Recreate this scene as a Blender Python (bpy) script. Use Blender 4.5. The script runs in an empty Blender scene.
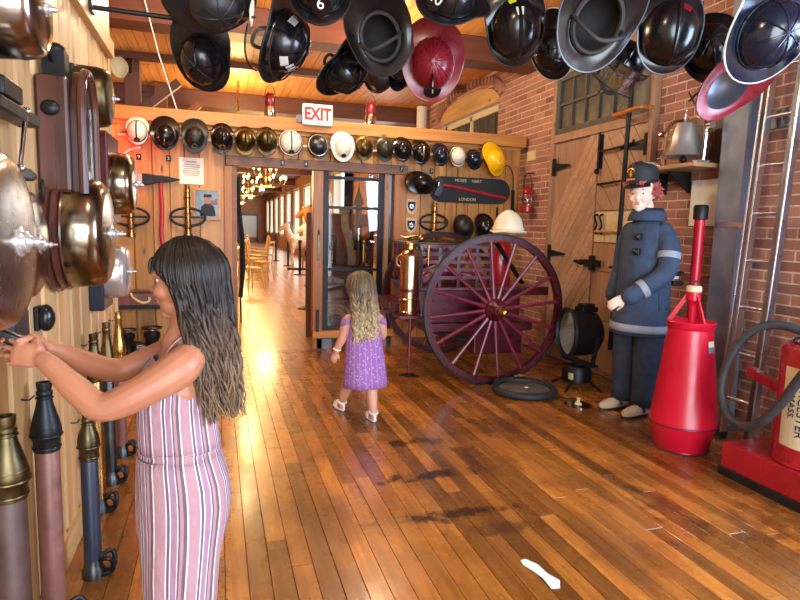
import bpy, bmesh, math, random
from mathutils import Vector as V, Matrix, Euler, noise
random.seed(7)
scene = bpy.context.scene
COL = scene.collection
pi = math.pi; rad = math.radians; cos = math.cos; sin = math.sin

# ---------------------------------------------------------------- camera
def cam_axes(yaw, pitch, roll):
    cy, sy = cos(yaw), sin(yaw)
    right = V((cy, -sy, 0)); fwd = V((sy, cy, 0)); up = V((0, 0, 1))
    f2 = fwd*cos(pitch) - up*sin(pitch); u2 = up*cos(pitch) + fwd*sin(pitch)
    return right*cos(roll) + u2*sin(roll), u2*cos(roll) - right*sin(roll), f2
CAM = V((0, 0, 1.35))
cr, cu, cf = cam_axes(rad(17.25), rad(6.97), rad(1.47))
cd = bpy.data.cameras.new('camera'); cam = bpy.data.objects.new('camera', cd); COL.objects.link(cam)
m = Matrix.Identity(4)
for i in range(3):
    m[i][0] = cr[i]; m[i][1] = cu[i]; m[i][2] = -cf[i]; m[i][3] = CAM[i]
cam.matrix_world = m
cd.sensor_width = 36; cd.lens = 592/800*36; cd.clip_start = .02; cd.clip_end = 300
scene.camera = cam

# ---------------------------------------------------------------- world, daylight, exposure
scene.view_settings.view_transform = 'Standard'
try: scene.view_settings.look = 'None'
except Exception: pass
scene.view_settings.gamma = 1; scene.view_settings.use_curve_mapping = False
scene.view_settings.exposure = EXPOSURE = 0.0
w = bpy.data.worlds.new('world'); scene.world = w; w.use_nodes = True
bg = w.node_tree.nodes['Background']; bg.inputs[0].default_value = (.80, .90, 1, 1); bg.inputs[1].default_value = 5.0

def area(name, loc, direction, sx, sy, power, colour):
    d = bpy.data.lights.new(name, 'AREA'); d.shape = 'RECTANGLE'; d.size = sx; d.size_y = sy
    d.energy = power; d.color = colour
    o = bpy.data.objects.new(name, d); COL.objects.link(o); o.location = loc
    o.rotation_euler = V(direction).to_track_quat('-Z', 'Y').to_euler(); return o
# daylight entering by the window of the right wall beside the camera and the bay door behind it
area('window_daylight', (3.40, .75, 1.75), (-1, .22, -.10), 1.7, 1.5, 190, (.50, .70, 1))
area('bay_door_daylight', (1.0, -2.9, 1.6), (0.12, 1, -.03), 3.4, 2.6, 330, (.80, .89, 1))
# daylight entering by the tall windows of the hall
HALLWIN = [7.2 + 3.25*k for k in range(12)]
for k in (1, 2, 3, 4, 6, 8, 10):
    area('hall_window_daylight', (3.38, HALLWIN[k] + 1.0, 1.9), (-1, 0, -.25), 1.7, 2.0, 75, (1, .95, .86))
def point(name, loc, power, colour, r=.05, parent=None):
    d = bpy.data.lights.new(name, 'POINT'); d.energy = power; d.color = colour; d.shadow_soft_size = r
    o = bpy.data.objects.new(name, d); COL.objects.link(o); o.location = loc
    if parent: o.parent = parent
    return o

# ---------------------------------------------------------------- mesh builder
class MB:
    def __init__(s, T=None): s.v = []; s.f = []; s.mi = []; s.T = T or Matrix.Identity(4); s.m = 0
    def add(s, vs, fs):
        b = len(s.v); s.v += [tuple(s.T @ V(p)) for p in vs]
        s.f += [tuple(i+b for i in f) for f in fs]; s.mi += [s.m]*len(fs); return s
    def bb(s, x0, x1, y0, y1, z0, z1):
        return s.add([(x0,y0,z0),(x1,y0,z0),(x1,y1,z0),(x0,y1,z0),(x0,y0,z1),(x1,y0,z1),(x1,y1,z1),(x0,y1,z1)],
                     [(3,2,1,0),(4,5,6,7),(0,1,5,4),(1,2,6,5),(2,3,7,6),(3,0,4,7)])
    def box(s, c, d): return s.bb(c[0]-d[0]/2, c[0]+d[0]/2, c[1]-d[1]/2, c[1]+d[1]/2, c[2]-d[2]/2, c[2]+d[2]/2)
    def bar(s, a, b, w, h, up=(0,0,1)):
        a = V(a); b = V(b); d = (b-a).normalized(); u = V(up)
        if abs(d.dot(u)) > .98: u = V((1,0,0))
        x = d.cross(u).normalized()*w/2; y = d.cross(x).normalized()*h/2
        return s.add([a-x-y, a+x-y, a+x+y, a-x+y, b-x-y, b+x-y, b+x+y, b-x+y],
                     [(3,2,1,0),(4,5,6,7),(0,1,5,4),(1,2,6,5),(2,3,7,6),(3,0,4,7)])
    def lathe(s, prof, n=24, M=None, a0=0, a1=2*pi):
        full = abs(a1-a0-2*pi) < 1e-6; k = n if full else n+1
        vs = []; fs = []
        for r, z in prof:
            for i in range(k):
                a = a0 + (a1-a0)*i/n; p = V((r*cos(a), r*sin(a), z)); vs.append(M @ p if M else p)
        for j in range(len(prof)-1):
            for i in range(n):
                i2 = (i+1) % k; fs.append((j*k+i, j*k+i2, (j+1)*k+i2, (j+1)*k+i))
        if full and tuple(prof[0]) != tuple(prof[-1]):
            if prof[0][0] > 1e-5: fs.append(tuple(reversed(range(k))))
            if prof[-1][0] > 1e-5: fs.append(tuple((len(prof)-1)*k+i for i in range(k)))
        return s.add(vs, fs)
    def cyl(s, a, b, r0, r1=None, n=14):
        a = V(a); b = V(b); r1 = r0 if r1 is None else r1
        return s.lathe([(r0, 0), (r1, (b-a).length)], n, frame(a, b-a))
    def tube(s, pts, r, n=8, closed=False):
        pts = [V(p) for p in pts]; k = len(pts); rs = r if isinstance(r, (list, tuple)) else [r]*k
        vs = []; fs = []; u = None
        for i, p in enumerate(pts):
            if closed: t = pts[(i+1) % k]-pts[i-1]
            else: t = pts[min(i+1, k-1)]-pts[max(i-1, 0)]
            t = t.normalized() if t.length > 1e-9 else V((0,0,1))
            if u is None: u = t.orthogonal().normalized()
            else:
                u = u - t*u.dot(t); u = u.normalized() if u.length > 1e-6 else t.orthogonal().normalized()
            w_ = t.cross(u)
            for j in range(n):
                a = 2*pi*j/n; vs.append(p + (u*cos(a)+w_*sin(a))*rs[i])
        for i in range(k if closed else k-1):
            i2 = (i+1) % k; off = 0
            for j in range(n): fs.append((i*n+j, i*n+(j+1) % n, i2*n+(j+1) % n, i2*n+j))
        if not closed: fs += [tuple(reversed(range(n))), tuple((k-1)*n+j for j in range(n))]
        return s.add(vs, fs)
    def ring(s, c, R_, r, nrm=(0,0,1), n=28, m_=8, e=1.0):
        F = frame(c, V(nrm)); return s.tube([F @ V((R_*cos(2*pi*i/n), R_*e*sin(2*pi*i/n), 0)) for i in range(n)], r, m_, True)
    def prism(s, poly, z0, z1, M=None):
        k = len(poly); vs = [V((x, y, z)) for z in (z0, z1) for x, y in poly]
        if M: vs = [M @ p for p in vs]
        return s.add(vs, [tuple(reversed(range(k))), tuple(range(k, 2*k))] + [(i, (i+1) % k, k+(i+1) % k, k+i) for i in range(k)])
    def ell(s, c, r, n=16, m_=10, M=None):
        vs = []; fs = []; c = V(c)
        for j in range(m_+1):
            t = pi*j/m_
            for i in range(n):
                a = 2*pi*i/n; p = V((r[0]*sin(t)*cos(a), r[1]*sin(t)*sin(a), -r[2]*cos(t)))
                vs.append(c + (M @ p if M else p))
        for j in range(m_):
            for i in range(n): fs.append((j*n+i, j*n+(i+1) % n, (j+1)*n+(i+1) % n, (j+1)*n+i))
        return s.add(vs, fs)
    def rows(s, rws, closed=True, cap0=False, cap1=False):
        n = len(rws[0]); vs = [p for r in rws for p in r]; fs = []
        for j in range(len(rws)-1):
            for i in range(n if closed else n-1):
                i2 = (i+1) % n; fs.append((j*n+i, j*n+i2, (j+1)*n+i2, (j+1)*n+i))
        if cap0: fs.append(tuple(reversed(range(n))))
        if cap1: fs.append(tuple((len(rws)-1)*n+i for i in range(n)))
        return s.add(vs, fs)
    def mesh(s, name, mats, smooth=38):
        me = bpy.data.meshes.new(name); me.from_pydata(s.v, [], s.f)
        bm = bmesh.new(); bm.from_mesh(me); bmesh.ops.remove_doubles(bm, verts=bm.verts, dist=1e-5)
        bmesh.ops.recalc_face_normals(bm, faces=bm.faces); ok = len(bm.faces) == len(s.mi)
        bm.to_mesh(me); bm.free()
        for mm in (mats if isinstance(mats, (list, tuple)) else [mats]): me.materials.append(MAT[mm] if isinstance(mm, str) else mm)
        if ok and any(s.mi): me.polygons.foreach_set('material_index', s.mi)
        if smooth:
            me.shade_smooth(); me.set_sharp_from_angle(angle=rad(smooth))
        me.update(); return me
    def build(s, name, mat, parent=None, smooth=38, bevel=0, kind=None):
        return put(name, s.mesh(name, mat, smooth), parent, bevel=bevel, kind=kind)
def put(name, me, parent=None, loc=None, rot=None, bevel=0, kind=None):
    o = bpy.data.objects.new(name, me); COL.objects.link(o)
    if parent: o.parent = parent
    if loc is not None: o.location = loc
    if rot is not None: o.rotation_euler = rot
    if bevel:
        b = o.modifiers.new('bevel', 'BEVEL'); b.width = bevel; b.segments = 2; b.limit_method = 'ANGLE'; b.angle_limit = rad(40)
    if kind: o['kind'] = kind
    return o
def frame(p, z, x=None):
    z = V(z).normalized()
    if x is None: x = z.orthogonal() if abs(z.z) > .999 else V((0,0,1)).cross(z)
    x = V(x); x = (x - z*x.dot(z)).normalized(); y = z.cross(x)
    M = Matrix.Identity(4)
    for i in range(3): M[i][0] = x[i]; M[i][1] = y[i]; M[i][2] = z[i]; M[i][3] = p[i]
    return M
def tag(o, label, cat, group=None):
    o['label'] = label; o['category'] = cat
    if group: o['group'] = group
    return o
def thing(name, label, cat, loc=(0,0,0), rot=(0,0,0), group=None):
    o = bpy.data.objects.new(name, None); COL.objects.link(o); o.empty_display_size = .05
    o.location = loc; o.rotation_euler = rot; return tag(o, label, cat, group)
def struct(o): o['kind'] = 'structure'; return o
def dup(root, loc, rot=None, label=None, scale=None):
    def cp(o, par):
        c = o.copy(); COL.objects.link(c); c.parent = par
        for ch in list(o.children): cp(ch, c)
        return c
    r = cp(root, None); r.location = loc
    if rot is not None: r.rotation_euler = rot
    if label: r['label'] = label
    if scale: r.scale = (scale,)*3
    return r
def lerp(a, b, t): return a + (b-a)*t
def spline(pts, k=6):
    pts = [V(p) for p in pts]; out = []
    for i in range(len(pts)-1):
        p0 = pts[max(i-1, 0)]; p1 = pts[i]; p2 = pts[i+1]; p3 = pts[min(i+2, len(pts)-1)]
        for j in range(k):
            t = j/k; out.append(.5*((2*p1)+(p2-p0)*t+(2*p0-5*p1+4*p2-p3)*t*t+(3*p1-p0-3*p2+p3)*t**3))
    return out + [pts[-1]]
def text(s, size, M, mat, parent, name='lettering', depth=.001, bend=None, align='CENTER', sx=1.0, bold=0.0):
    cu_ = bpy.data.curves.new(name, 'FONT'); cu_.body = s; cu_.size = size; cu_.align_x = align; cu_.align_y = 'CENTER'
    cu_.extrude = depth; cu_.resolution_u = 3; cu_.offset = bold
    t = bpy.data.objects.new(name, cu_); COL.objects.link(t)
    me = bpy.data.meshes.new_from_object(t.evaluated_get(bpy.context.evaluated_depsgraph_get()))
    bpy.data.objects.remove(t); bpy.data.curves.remove(cu_)
    for vx in me.vertices:
        p = vx.co.copy(); p.x *= sx
        vx.co = bend(p) if bend else M @ p
    me.materials.clear(); me.materials.append(MAT[mat]); me.update()
    return put(name, me, parent)
def organic(mb, voxel, it=6, fac=.5):
    """fuse overlapping pieces into one continuous skin"""
    me = bpy.data.meshes.new('tmp'); me.from_pydata(mb.v, [], mb.f)
    o = bpy.data.objects.new('tmp', me); COL.objects.link(o)
    r = o.modifiers.new('r', 'REMESH'); r.mode = 'VOXEL'; r.voxel_size = voxel
    s = o.modifiers.new('s', 'SMOOTH'); s.iterations = it; s.factor = fac
    n = bpy.data.meshes.new_from_object(o.evaluated_get(bpy.context.evaluated_depsgraph_get()))
    bpy.data.objects.remove(o); bpy.data.meshes.remove(me); n.shade_smooth(); return n
def limb(mb, pts, rs, n=14, k=5):
    """tapering limb with round ends through joints"""
    P = spline(pts, k); R_ = []
    for i in range(len(pts)-1):
        for j in range(k):
            t = j/k; t = t*t*(3-2*t); R_.append(lerp(rs[i], rs[i+1], t))
    R_.append(rs[-1]); mb.tube(P, R_, n); mb.ell(P[0], (rs[0],)*3, n, 8); mb.ell(P[-1], (rs[-1],)*3, n, 8)
# ---------------------------------------------------------------- materials
MAT = {}
def hx(h):
    h = h.lstrip('#'); c = [int(h[i:i+2], 16)/255 for i in (0, 2, 4)]
    return tuple(x/12.92 if x <= .04045 else ((x+.055)/1.055)**2.4 for x in c)
def nm(name):
    mt = bpy.data.materials.new(name); mt.use_nodes = True; MAT[name] = mt
    nt = mt.node_tree; return mt, nt, nt.nodes['Principled BSDF']
def node(nt, t, **k):
    n = nt.nodes.new(t)
    for a, b in k.items():
        if a.startswith('i'): n.inputs[int(a[1:])].default_value = b
        else: setattr(n, a, b)
    return n
def mixc(nt, fac, a, b, mode='MIX'):
    n = nt.nodes.new('ShaderNodeMix'); n.data_type = 'RGBA'; n.blend_type = mode
    for idx, val in ((0, fac), (6, a), (7, b)):
        if isinstance(val, bpy.types.NodeSocket): nt.links.new(val, n.inputs[idx])
        else: n.inputs[idx].default_value = val if idx == 0 else ((*val, 1) if len(val) == 3 else val)
    return n.outputs[2]
def mth(nt, op, a, b=0.0, c=None, clamp=False):
    n = nt.nodes.new('ShaderNodeMath'); n.operation = op; n.use_clamp = clamp
    for i, val in enumerate((a, b) if c is None else (a, b, c)):
        if isinstance(val, bpy.types.NodeSocket): nt.links.new(val, n.inputs[i])
        else: n.inputs[i].default_value = val
    return n.outputs[0]
def ramp(nt, fac, stops, interp='LINEAR'):
    n = nt.nodes.new('ShaderNodeValToRGB'); n.color_ramp.interpolation = interp; e = n.color_ramp.elements
    while len(e) < len(stops): e.new(.5)
    for i, (p, c) in enumerate(stops): e[i].position = p; e[i].color = (*c, 1) if len(c) == 3 else c
    nt.links.new(fac, n.inputs[0]); return n.outputs[0]
def coords(nt, scale=(1,1,1), rnd=False, kind='Object'):
    tc = nt.nodes.new('ShaderNodeTexCoord'); mp = nt.nodes.new('ShaderNodeMapping'); mp.inputs[3].default_value = scale
    nt.links.new(tc.outputs[kind], mp.inputs[0])
    if rnd:
        oi = nt.nodes.new('ShaderNodeObjectInfo'); cx = nt.nodes.new('ShaderNodeCombineXYZ')
        k = mth(nt, 'MULTIPLY', oi.outputs['Random'], 37.0)
        for i in range(3): nt.links.new(k, cx.inputs[i])
        nt.links.new(cx.outputs[0], mp.inputs[1])
    return mp.outputs[0]
def noisev(nt, vec, scale, detail=4, rough=.55):
    n = node(nt, 'ShaderNodeTexNoise'); n.inputs['Scale'].default_value = scale; n.inputs['Detail'].default_value = detail
    n.inputs['Roughness'].default_value = rough; nt.links.new(vec, n.inputs['Vector']); return n.outputs['Fac']
def bumpn(nt, h, strength, dist=.01):
    b = node(nt, 'ShaderNodeBump'); b.inputs['Strength'].default_value = strength; b.inputs['Distance'].default_value = dist
    nt.links.new(h, b.inputs['Height']); return b.outputs[0]
def hsv(nt, colr, fac, amount, base=1.0):
    h = node(nt, 'ShaderNodeHueSaturation'); nt.links.new(colr, h.inputs['Color'])
    v = mth(nt, 'MULTIPLY_ADD', fac, amount, base-amount/2); nt.links.new(v, h.inputs['Value']); return h.outputs[0]
def plain(name, c, rough=.5, metal=0, var=.15, scale=7, bump=0, bs=80, coat=0, rv=.1, spec=.5):
    c = hx(c) if isinstance(c, str) else c
    mt, nt, b = nm(name); vec = coords(nt, rnd=True); n = noisev(nt, vec, scale, 5)
    lo = tuple(max(0, x*(1-var)) for x in c); hi = tuple(min(1, x*(1+var)) for x in c)
    nt.links.new(ramp(nt, n, [(.3, lo), (.7, hi)]), b.inputs['Base Color'])
    b.inputs['Metallic'].default_value = metal; b.inputs['Specular IOR Level'].default_value = spec
    if rv:
        nt.links.new(mth(nt, 'MULTIPLY_ADD', noisev(nt, vec, scale*2.3, 4), rv*2, rough-rv, True), b.inputs['Roughness'])
    else: b.inputs['Roughness'].default_value = rough
    if bump: nt.links.new(bumpn(nt, noisev(nt, vec, bs, 3), bump, .004), b.inputs['Normal'])
    if coat: b.inputs['Coat Weight'].default_value = coat; b.inputs['Coat Roughness'].default_value = .08
    return mt
def wood(name, c1, c2, axis=2, rough=.45, fine=26, rand=.35, knots=True, bump=.12, coat=0):
    """plank wood; grain runs along the given local axis, every plank differs"""
    c1, c2 = hx(c1), hx(c2)
    mt, nt, b = nm(name); s = [fine]*3; s[axis] = fine*.045
    v1 = coords(nt, tuple(s), True); g = noisev(nt, v1, 1.0, 6, .65)
    s2 = [5]*3; s2[axis] = .9; v2 = coords(nt, tuple(s2), True); k = noisev(nt, v2, 1.0, 3)
    base = ramp(nt, g, [(.28, c1), (.72, c2)])
    base = mixc(nt, mth(nt, 'MULTIPLY', ramp(nt, k, [(.5, (0,0,0)), (.78, (1,1,1))]), .5), base, tuple(x*.55 for x in c1))
    oi = nt.nodes.new('ShaderNodeObjectInfo'); base = hsv(nt, base, oi.outputs['Random'], rand)
    if knots:
        s3 = [7]*3; s3[axis] = 2.2; vo = node(nt, 'ShaderNodeTexVoronoi'); vo.inputs['Scale'].default_value = 1
        nt.links.new(coords(nt, tuple(s3), True), vo.inputs['Vector'])
        base = mixc(nt, ramp(nt, vo.outputs['Distance'], [(.035, (1,1,1)), (.12, (0,0,0))]), base, tuple(x*.25 for x in c1))
    nt.links.new(base, b.inputs['Base Color'])
    nt.links.new(mth(nt, 'MULTIPLY_ADD', g, .2, rough-.1, True), b.inputs['Roughness'])
    if bump: nt.links.new(bumpn(nt, g, bump, .003), b.inputs['Normal'])
    if coat: b.inputs['Coat Weight'].default_value = coat; b.inputs['Coat Roughness'].default_value = .12
    return mt

def floor_mat():
    mt, nt, b = nm('floor_plank')
    v1 = coords(nt, (34, 1.6, 34), True); g = noisev(nt, v1, 1.0, 7, .7)
    v2 = coords(nt, (6, 1.2, 6), True); k = noisev(nt, v2, 1.0, 4)
    base = ramp(nt, g, [(.25, hx('#6e3d14')), (.5, hx('#ab6726')), (.78, hx('#cf8e3c'))])
    base = mixc(nt, ramp(nt, k, [(.45, (0,0,0)), (.75, (1,1,1))]), base, hx('#7e4a1a'))
    oi = nt.nodes.new('ShaderNodeObjectInfo'); base = hsv(nt, base, oi.outputs['Random'], 1.0, .95)
    geo = nt.nodes.new('ShaderNodeNewGeometry'); sp = nt.nodes.new('ShaderNodeSeparateXYZ'); nt.links.new(geo.outputs['Position'], sp.inputs[0])
    nz = noisev(nt, geo.outputs['Position'], 9, 5, .7)
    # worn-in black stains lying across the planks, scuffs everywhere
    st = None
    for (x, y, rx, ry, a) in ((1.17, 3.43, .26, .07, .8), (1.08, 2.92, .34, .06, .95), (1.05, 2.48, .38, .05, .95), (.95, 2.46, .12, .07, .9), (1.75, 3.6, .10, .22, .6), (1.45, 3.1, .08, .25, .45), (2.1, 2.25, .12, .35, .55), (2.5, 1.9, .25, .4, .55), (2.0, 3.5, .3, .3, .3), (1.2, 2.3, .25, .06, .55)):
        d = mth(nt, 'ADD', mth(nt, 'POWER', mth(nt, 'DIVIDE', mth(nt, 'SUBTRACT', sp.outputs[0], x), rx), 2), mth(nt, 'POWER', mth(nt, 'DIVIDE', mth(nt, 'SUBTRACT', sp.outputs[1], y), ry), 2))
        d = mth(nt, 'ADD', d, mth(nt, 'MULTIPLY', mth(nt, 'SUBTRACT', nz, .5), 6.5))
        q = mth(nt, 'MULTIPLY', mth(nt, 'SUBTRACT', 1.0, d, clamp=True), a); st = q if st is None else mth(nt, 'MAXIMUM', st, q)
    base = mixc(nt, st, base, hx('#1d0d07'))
    grime = ramp(nt, noisev(nt, geo.outputs['Position'], 2.1, 4), [(.45, (0,0,0)), (.72, (1,1,1))])
    base = mixc(nt, mth(nt, 'MULTIPLY', grime, .55), base, hx('#4a230c'))
    sc = noisev(nt, geo.outputs['Position'], 75, 2, .5)
    base = mixc(nt, mth(nt, 'MULTIPLY', ramp(nt, sc, [(.715, (0,0,0)), (.75, (1,1,1))]), .5), base, hx('#c9b08a'))
    nt.links.new(base, b.inputs['Base Color'])
    nt.links.new(mth(nt, 'MULTIPLY_ADD', noisev(nt, geo.outputs['Position'], 6, 6, .7), .30, .13, True), b.inputs['Roughness'])
    b.inputs['Coat Weight'].default_value = .35; b.inputs['Coat Roughness'].default_value = .15
    nt.links.new(bumpn(nt, mth(nt, 'ADD', g, mth(nt, 'MULTIPLY', nz, .6)), .10, .004), b.inputs['Normal'])
floor_mat()
def hall_floor_mat():
    mt, nt, b = nm('hall_floor')
    geo = nt.nodes.new('ShaderNodeNewGeometry'); sp = nt.nodes.new('ShaderNodeSeparateXYZ'); nt.links.new(geo.outputs['Position'], sp.inputs[0])
    row = mth(nt, 'FLOOR', mth(nt, 'DIVIDE', sp.outputs[0], .083)); fr = mth(nt, 'FRACT', mth(nt, 'DIVIDE', sp.outputs[0], .083))
    wn = node(nt, 'ShaderNodeTexWhiteNoise', noise_dimensions='1D'); nt.links.new(row, wn.inputs['W'])
    mp = nt.nodes.new('ShaderNodeMapping'); mp.inputs[3].default_value = (30, 1.2, 30); nt.links.new(geo.outputs['Position'], mp.inputs[0])
    g = noisev(nt, mp.outputs[0], 1, 5, .6)
    base = hsv(nt, ramp(nt, g, [(.25, hx('#7d4415')), (.75, hx('#c9812f'))]), wn.outputs[0], .5)
    base = mixc(nt, ramp(nt, fr, [(.02, (1,1,1)), (.05, (0,0,0))]), base, hx('#2a1206'))
    nt.links.new(base, b.inputs['Base Color'])
    nt.links.new(mth(nt, 'MULTIPLY_ADD', noisev(nt, geo.outputs['Position'], 5, 5, .7), .3, .18, True), b.inputs['Roughness'])
    b.inputs['Coat Weight'].default_value = .25; b.inputs['Coat Roughness'].default_value = .2
hall_floor_mat()
def brick_mat():
    mt, nt, b = nm('brick')
    oi = nt.nodes.new('ShaderNodeObjectInfo'); geo = nt.nodes.new('ShaderNodeNewGeometry')
    r = mth(nt, 'FRACT', mth(nt, 'ADD', mth(nt, 'MULTIPLY', oi.outputs['Random'], 7.13), mth(nt, 'MULTIPLY', geo.outputs['Random Per Island'], 5.77)))
    n = noisev(nt, geo.outputs['Position'], 22, 6, .7)
    base = ramp(nt, r, [(0, hx('#8f5f50')), (.35, hx('#a5725f')), (.7, hx('#b07d68')), (.93, hx('#9c6c5c')), (1, hx('#735046'))])
    base = hsv(nt, base, n, .5)
    nt.links.new(base, b.inputs['Base Color']); b.inputs['Roughness'].default_value = .85
    nt.links.new(bumpn(nt, noisev(nt, geo.outputs['Position'], 90, 4), .35, .004), b.inputs['Normal'])
brick_mat()
plain('mortar', '#cfb9aa', .95, var=.2, scale=30, bump=.3)
wood('board_left', '#b08250', '#dab680', 2, .5, 11, .3)
wood('board_back', '#a06a30', '#cf9750', 2, .42, 24, .3)
wood('board_trim_x', '#a4692c', '#cf9148', 0, .45, 24, .15)
wood('board_trim_z', '#8c5422', '#b87a3a', 2, .45, 24, .2)
wood('board_trim_y', '#b98a56', '#dcb47a', 1, .5, 26, .15)
wood('header_wood', '#6a3c18', '#8c5526', 0, .45, 22, .15)
wood('diag_board', '#a07c60', '#c2a084', 0, .5, 26, .3, knots=False)
wood('door_frame', '#937058', '#b69276', 2, .55, 22, .2)
wood('ceiling_board', '#b06a2c', '#dc9850', 1, .5, 20, .3)
wood('beam_wood', '#4a2412', '#70391c', 0, .5, 16, .2)
wood('post_wood', '#4a2412', '#6e3a1e', 2, .5, 16, .2)
wood('dark_wood', '#2a1512', '#4a2822', 2, .3, 22, .2, knots=False, coat=.3)
wood('case_wood', '#3a2018', '#5e352a', 2, .28, 22, .1, knots=False, coat=.4)
wood('chair_wood', '#b98437', '#dcae5e', 2, .4, 20, .2, knots=False)
wood('horse_wood', '#a9581c', '#d98a3a', 2, .4, 14, .1, knots=False)
wood('shelf_wood', '#8e6a48', '#b9936a', 1, .5, 20, .1)
wood('pale_wood', '#c79c70', '#e3c09a', 2, .5, 20, .1, knots=False)
plain('cream_board', '#cdbd92', .7, var=.15, scale=9)
plain('brass', '#a8854a', .28, 1, .25, 9, rv=.12)
plain('old_brass', '#5c5138', .4, 1, .35, 10, rv=.15)
plain('bronze', '#6b5a3a', .38, 1, .35, 10, rv=.15)
plain('nickel', '#d2d0cc', .24, .72, .12, 8, rv=.08)
plain('gong_metal', '#9a9086', .2, 1, .25, 6, rv=.1)
plain('brass_old_shiny', '#8f846f', .2, 1, .25, 6, rv=.1)
plain('gong_face', '#998f88', .26, 1, .3, 9, rv=.12)
plain('copper', '#c09a78', .22, 1, .2, 6, rv=.1)
plain('chrome', '#d0d2d6', .1, 1, .05, 5, rv=.05)
plain('aluminium', '#c9ccd2', .3, 1, .08, 6, rv=.1)
plain('steel_grey', '#6d727c', .45, .7, .25, 8, rv=.15)
plain('column_paint', '#79808c', .5, .2, .25, 6, bump=.08, bs=30)
plain('iron_black', '#1b1c1f', .45, .5, .3, 12, rv=.15)
plain('iron_dark', '#2b2a2c', .5, .6, .3, 12)
plain('gunmetal', '#4a4c4e', .35, .9, .3, 10)
plain('helmet_black', '#0d0e11', .22, 0, .3, 10, rv=.12, bump=.05, bs=40)
plain('helmet_black_matt', '#17181b', .45, 0, .3, 10, bump=.1, bs=50)
plain('helmet_navy', '#111a2c', .2, 0, .3, 10)
plain('helmet_red', '#74101e', .3, 0, .2, 6, rv=.12)
plain('helmet_white', '#e6dfcf', .35, 0, .08, 6)
plain('helmet_cream', '#e2d3b0', .55, 0, .1, 8)
plain('helmet_yellow', '#f0bb10', .3, 0, .1, 6)
plain('helmet_green', '#33372b', .4, .3, .3, 8)
plain('liner', '#0a0a0b', .8, 0, .2, 10)
plain('strap', '#2a2826', .7, 0, .2, 30)
plain('reflective', '#c9c9c2', .4, .2, .1, 20)
plain('neon', '#c6d62a', .5)
plain('white_paint', '#e8e4da', .5, 0, .06)
plain('paper', '#efe8d8', .8, 0, .06, 12)
plain('print_grey', '#8f8a82', .8)
plain('ink', '#20242a', .7)
plain('red_paint', '#9c1220', .28, 0, .15, 5, rv=.1, coat=.2)
plain('red_can', '#bf0f2c', .32, 0, .1, 5, rv=.1)
plain('red_letters', '#d81a1a', .4)
plain('maroon', '#4a0f1c', .3, 0, .25, 7, rv=.12, coat=.25)
plain('maroon_light', '#6d1a2c', .35, 0, .25, 9, rv=.12)
plain('worn_maroon', '#58303a', .4, .2, .45, 16, rv=.15)
plain('wood_red_handle', '#a81e26', .4, 0, .2, 8)
plain('rubber', '#1f2227', .6, 0, .25, 14)
plain('hose_grey', '#34363a', .55, .1, .25, 14)
plain('disc_grey', '#5c594f', .8, 0, .25, 14, bump=.2, bs=30)
plain('nozzle_leather', '#4c3732', .55, .1, .35, 14, bump=.15, bs=40)
plain('nozzle_red', '#7a4f44', .5, .2, .3, 14, bump=.1)
plain('nozzle_blue', '#2f3444', .45, .4, .25, 10)
plain('label_cream', '#d9cba8', .6, 0, .12, 6)
plain('sign_white', '#f2efe6', .45, 0, .03)
plain('pipe_white', '#e9dfc8', .5, 0, .05)
plain('mannequin_skin', '#e8c9b4', .5, 0, .05)
plain('mannequin_hair', '#b3564e', .7, 0, .35, 40, bump=.3, bs=120)
plain('coat_navy', '#33435a', .85, 0, .25, 18, bump=.25, bs=160)
plain('pants_navy', '#2a374b', .85, 0, .25, 18, bump=.2, bs=160)
plain('coat_band', '#8f96a0', .6, 0, .12, 20)
plain('shoe_tan', '#bfa684', .7, 0, .2, 20)
plain('shoe_black', '#16161a', .5)
plain('gold_badge', '#d9b25a', .3, .8, .2)
plain('white_rope', '#d9d6d2', .8, 0, .1)
plain('eye_white', '#f0ece6', .25, 0, .02)
plain('eye_dark', '#1c1410', .2, 0, .05)
plain('lip', '#b5675c', .45, 0, .06)
plain('silver', '#b8bcc0', .25, 1, .1)
plain('dirty_pane', '#4a4a46', .25, 0, .3, 4, rv=.1)
plain('window_frame', '#4d4a44', .6, 0, .2)
plain('cream_frame', '#d8c9a0', .6, 0, .1)
plain('blue_box', '#3c4656', .4, .3, .2)
plain('phone_black', '#101218', .3)
plain('canvas', '#8a7a5c', .9, 0, .3, 20, bump=.3, bs=90)
plain('dark_cloth', '#2e2a28', .9, 0, .3, 20)
plain('flower_mix', '#d9b39a', .6, 0, .5, 20)
def skin_mat(name, c):
    mt = plain(name, c, .48, 0, .07, 14, rv=.05); b = mt.node_tree.nodes['Principled BSDF']
    b.inputs['Subsurface Weight'].default_value = .12; b.inputs['Subsurface Radius'].default_value = (.012, .005, .003)
skin_mat('skin', '#a76d50'); skin_mat('skin_toddler', '#c99072')
def hair_mat(name, c1, c2, z0, z1):
    mt, nt, b = nm(name); tc = nt.nodes.new('ShaderNodeTexCoord'); sp = nt.nodes.new('ShaderNodeSeparateXYZ'); nt.links.new(tc.outputs['Object'], sp.inputs[0])
    geo = nt.nodes.new('ShaderNodeNewGeometry')
    t = mth(nt, 'DIVIDE', mth(nt, 'SUBTRACT', sp.outputs[2], z0), z1-z0, clamp=True)
    base = mixc(nt, t, hx(c2), hx(c1)); base = hsv(nt, base, geo.outputs['Random Per Island'], 1.0, 1.05)
    nt.links.new(base, b.inputs['Base Color']); b.inputs['Roughness'].default_value = .45; b.inputs['Specular IOR Level'].default_value = .28
hair_mat('hair_brown', '#1b120d', '#6b543e', .84, 1.14); hair_mat('hair_blond', '#5f4c36', '#c4ab80', .55, .9)
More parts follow.
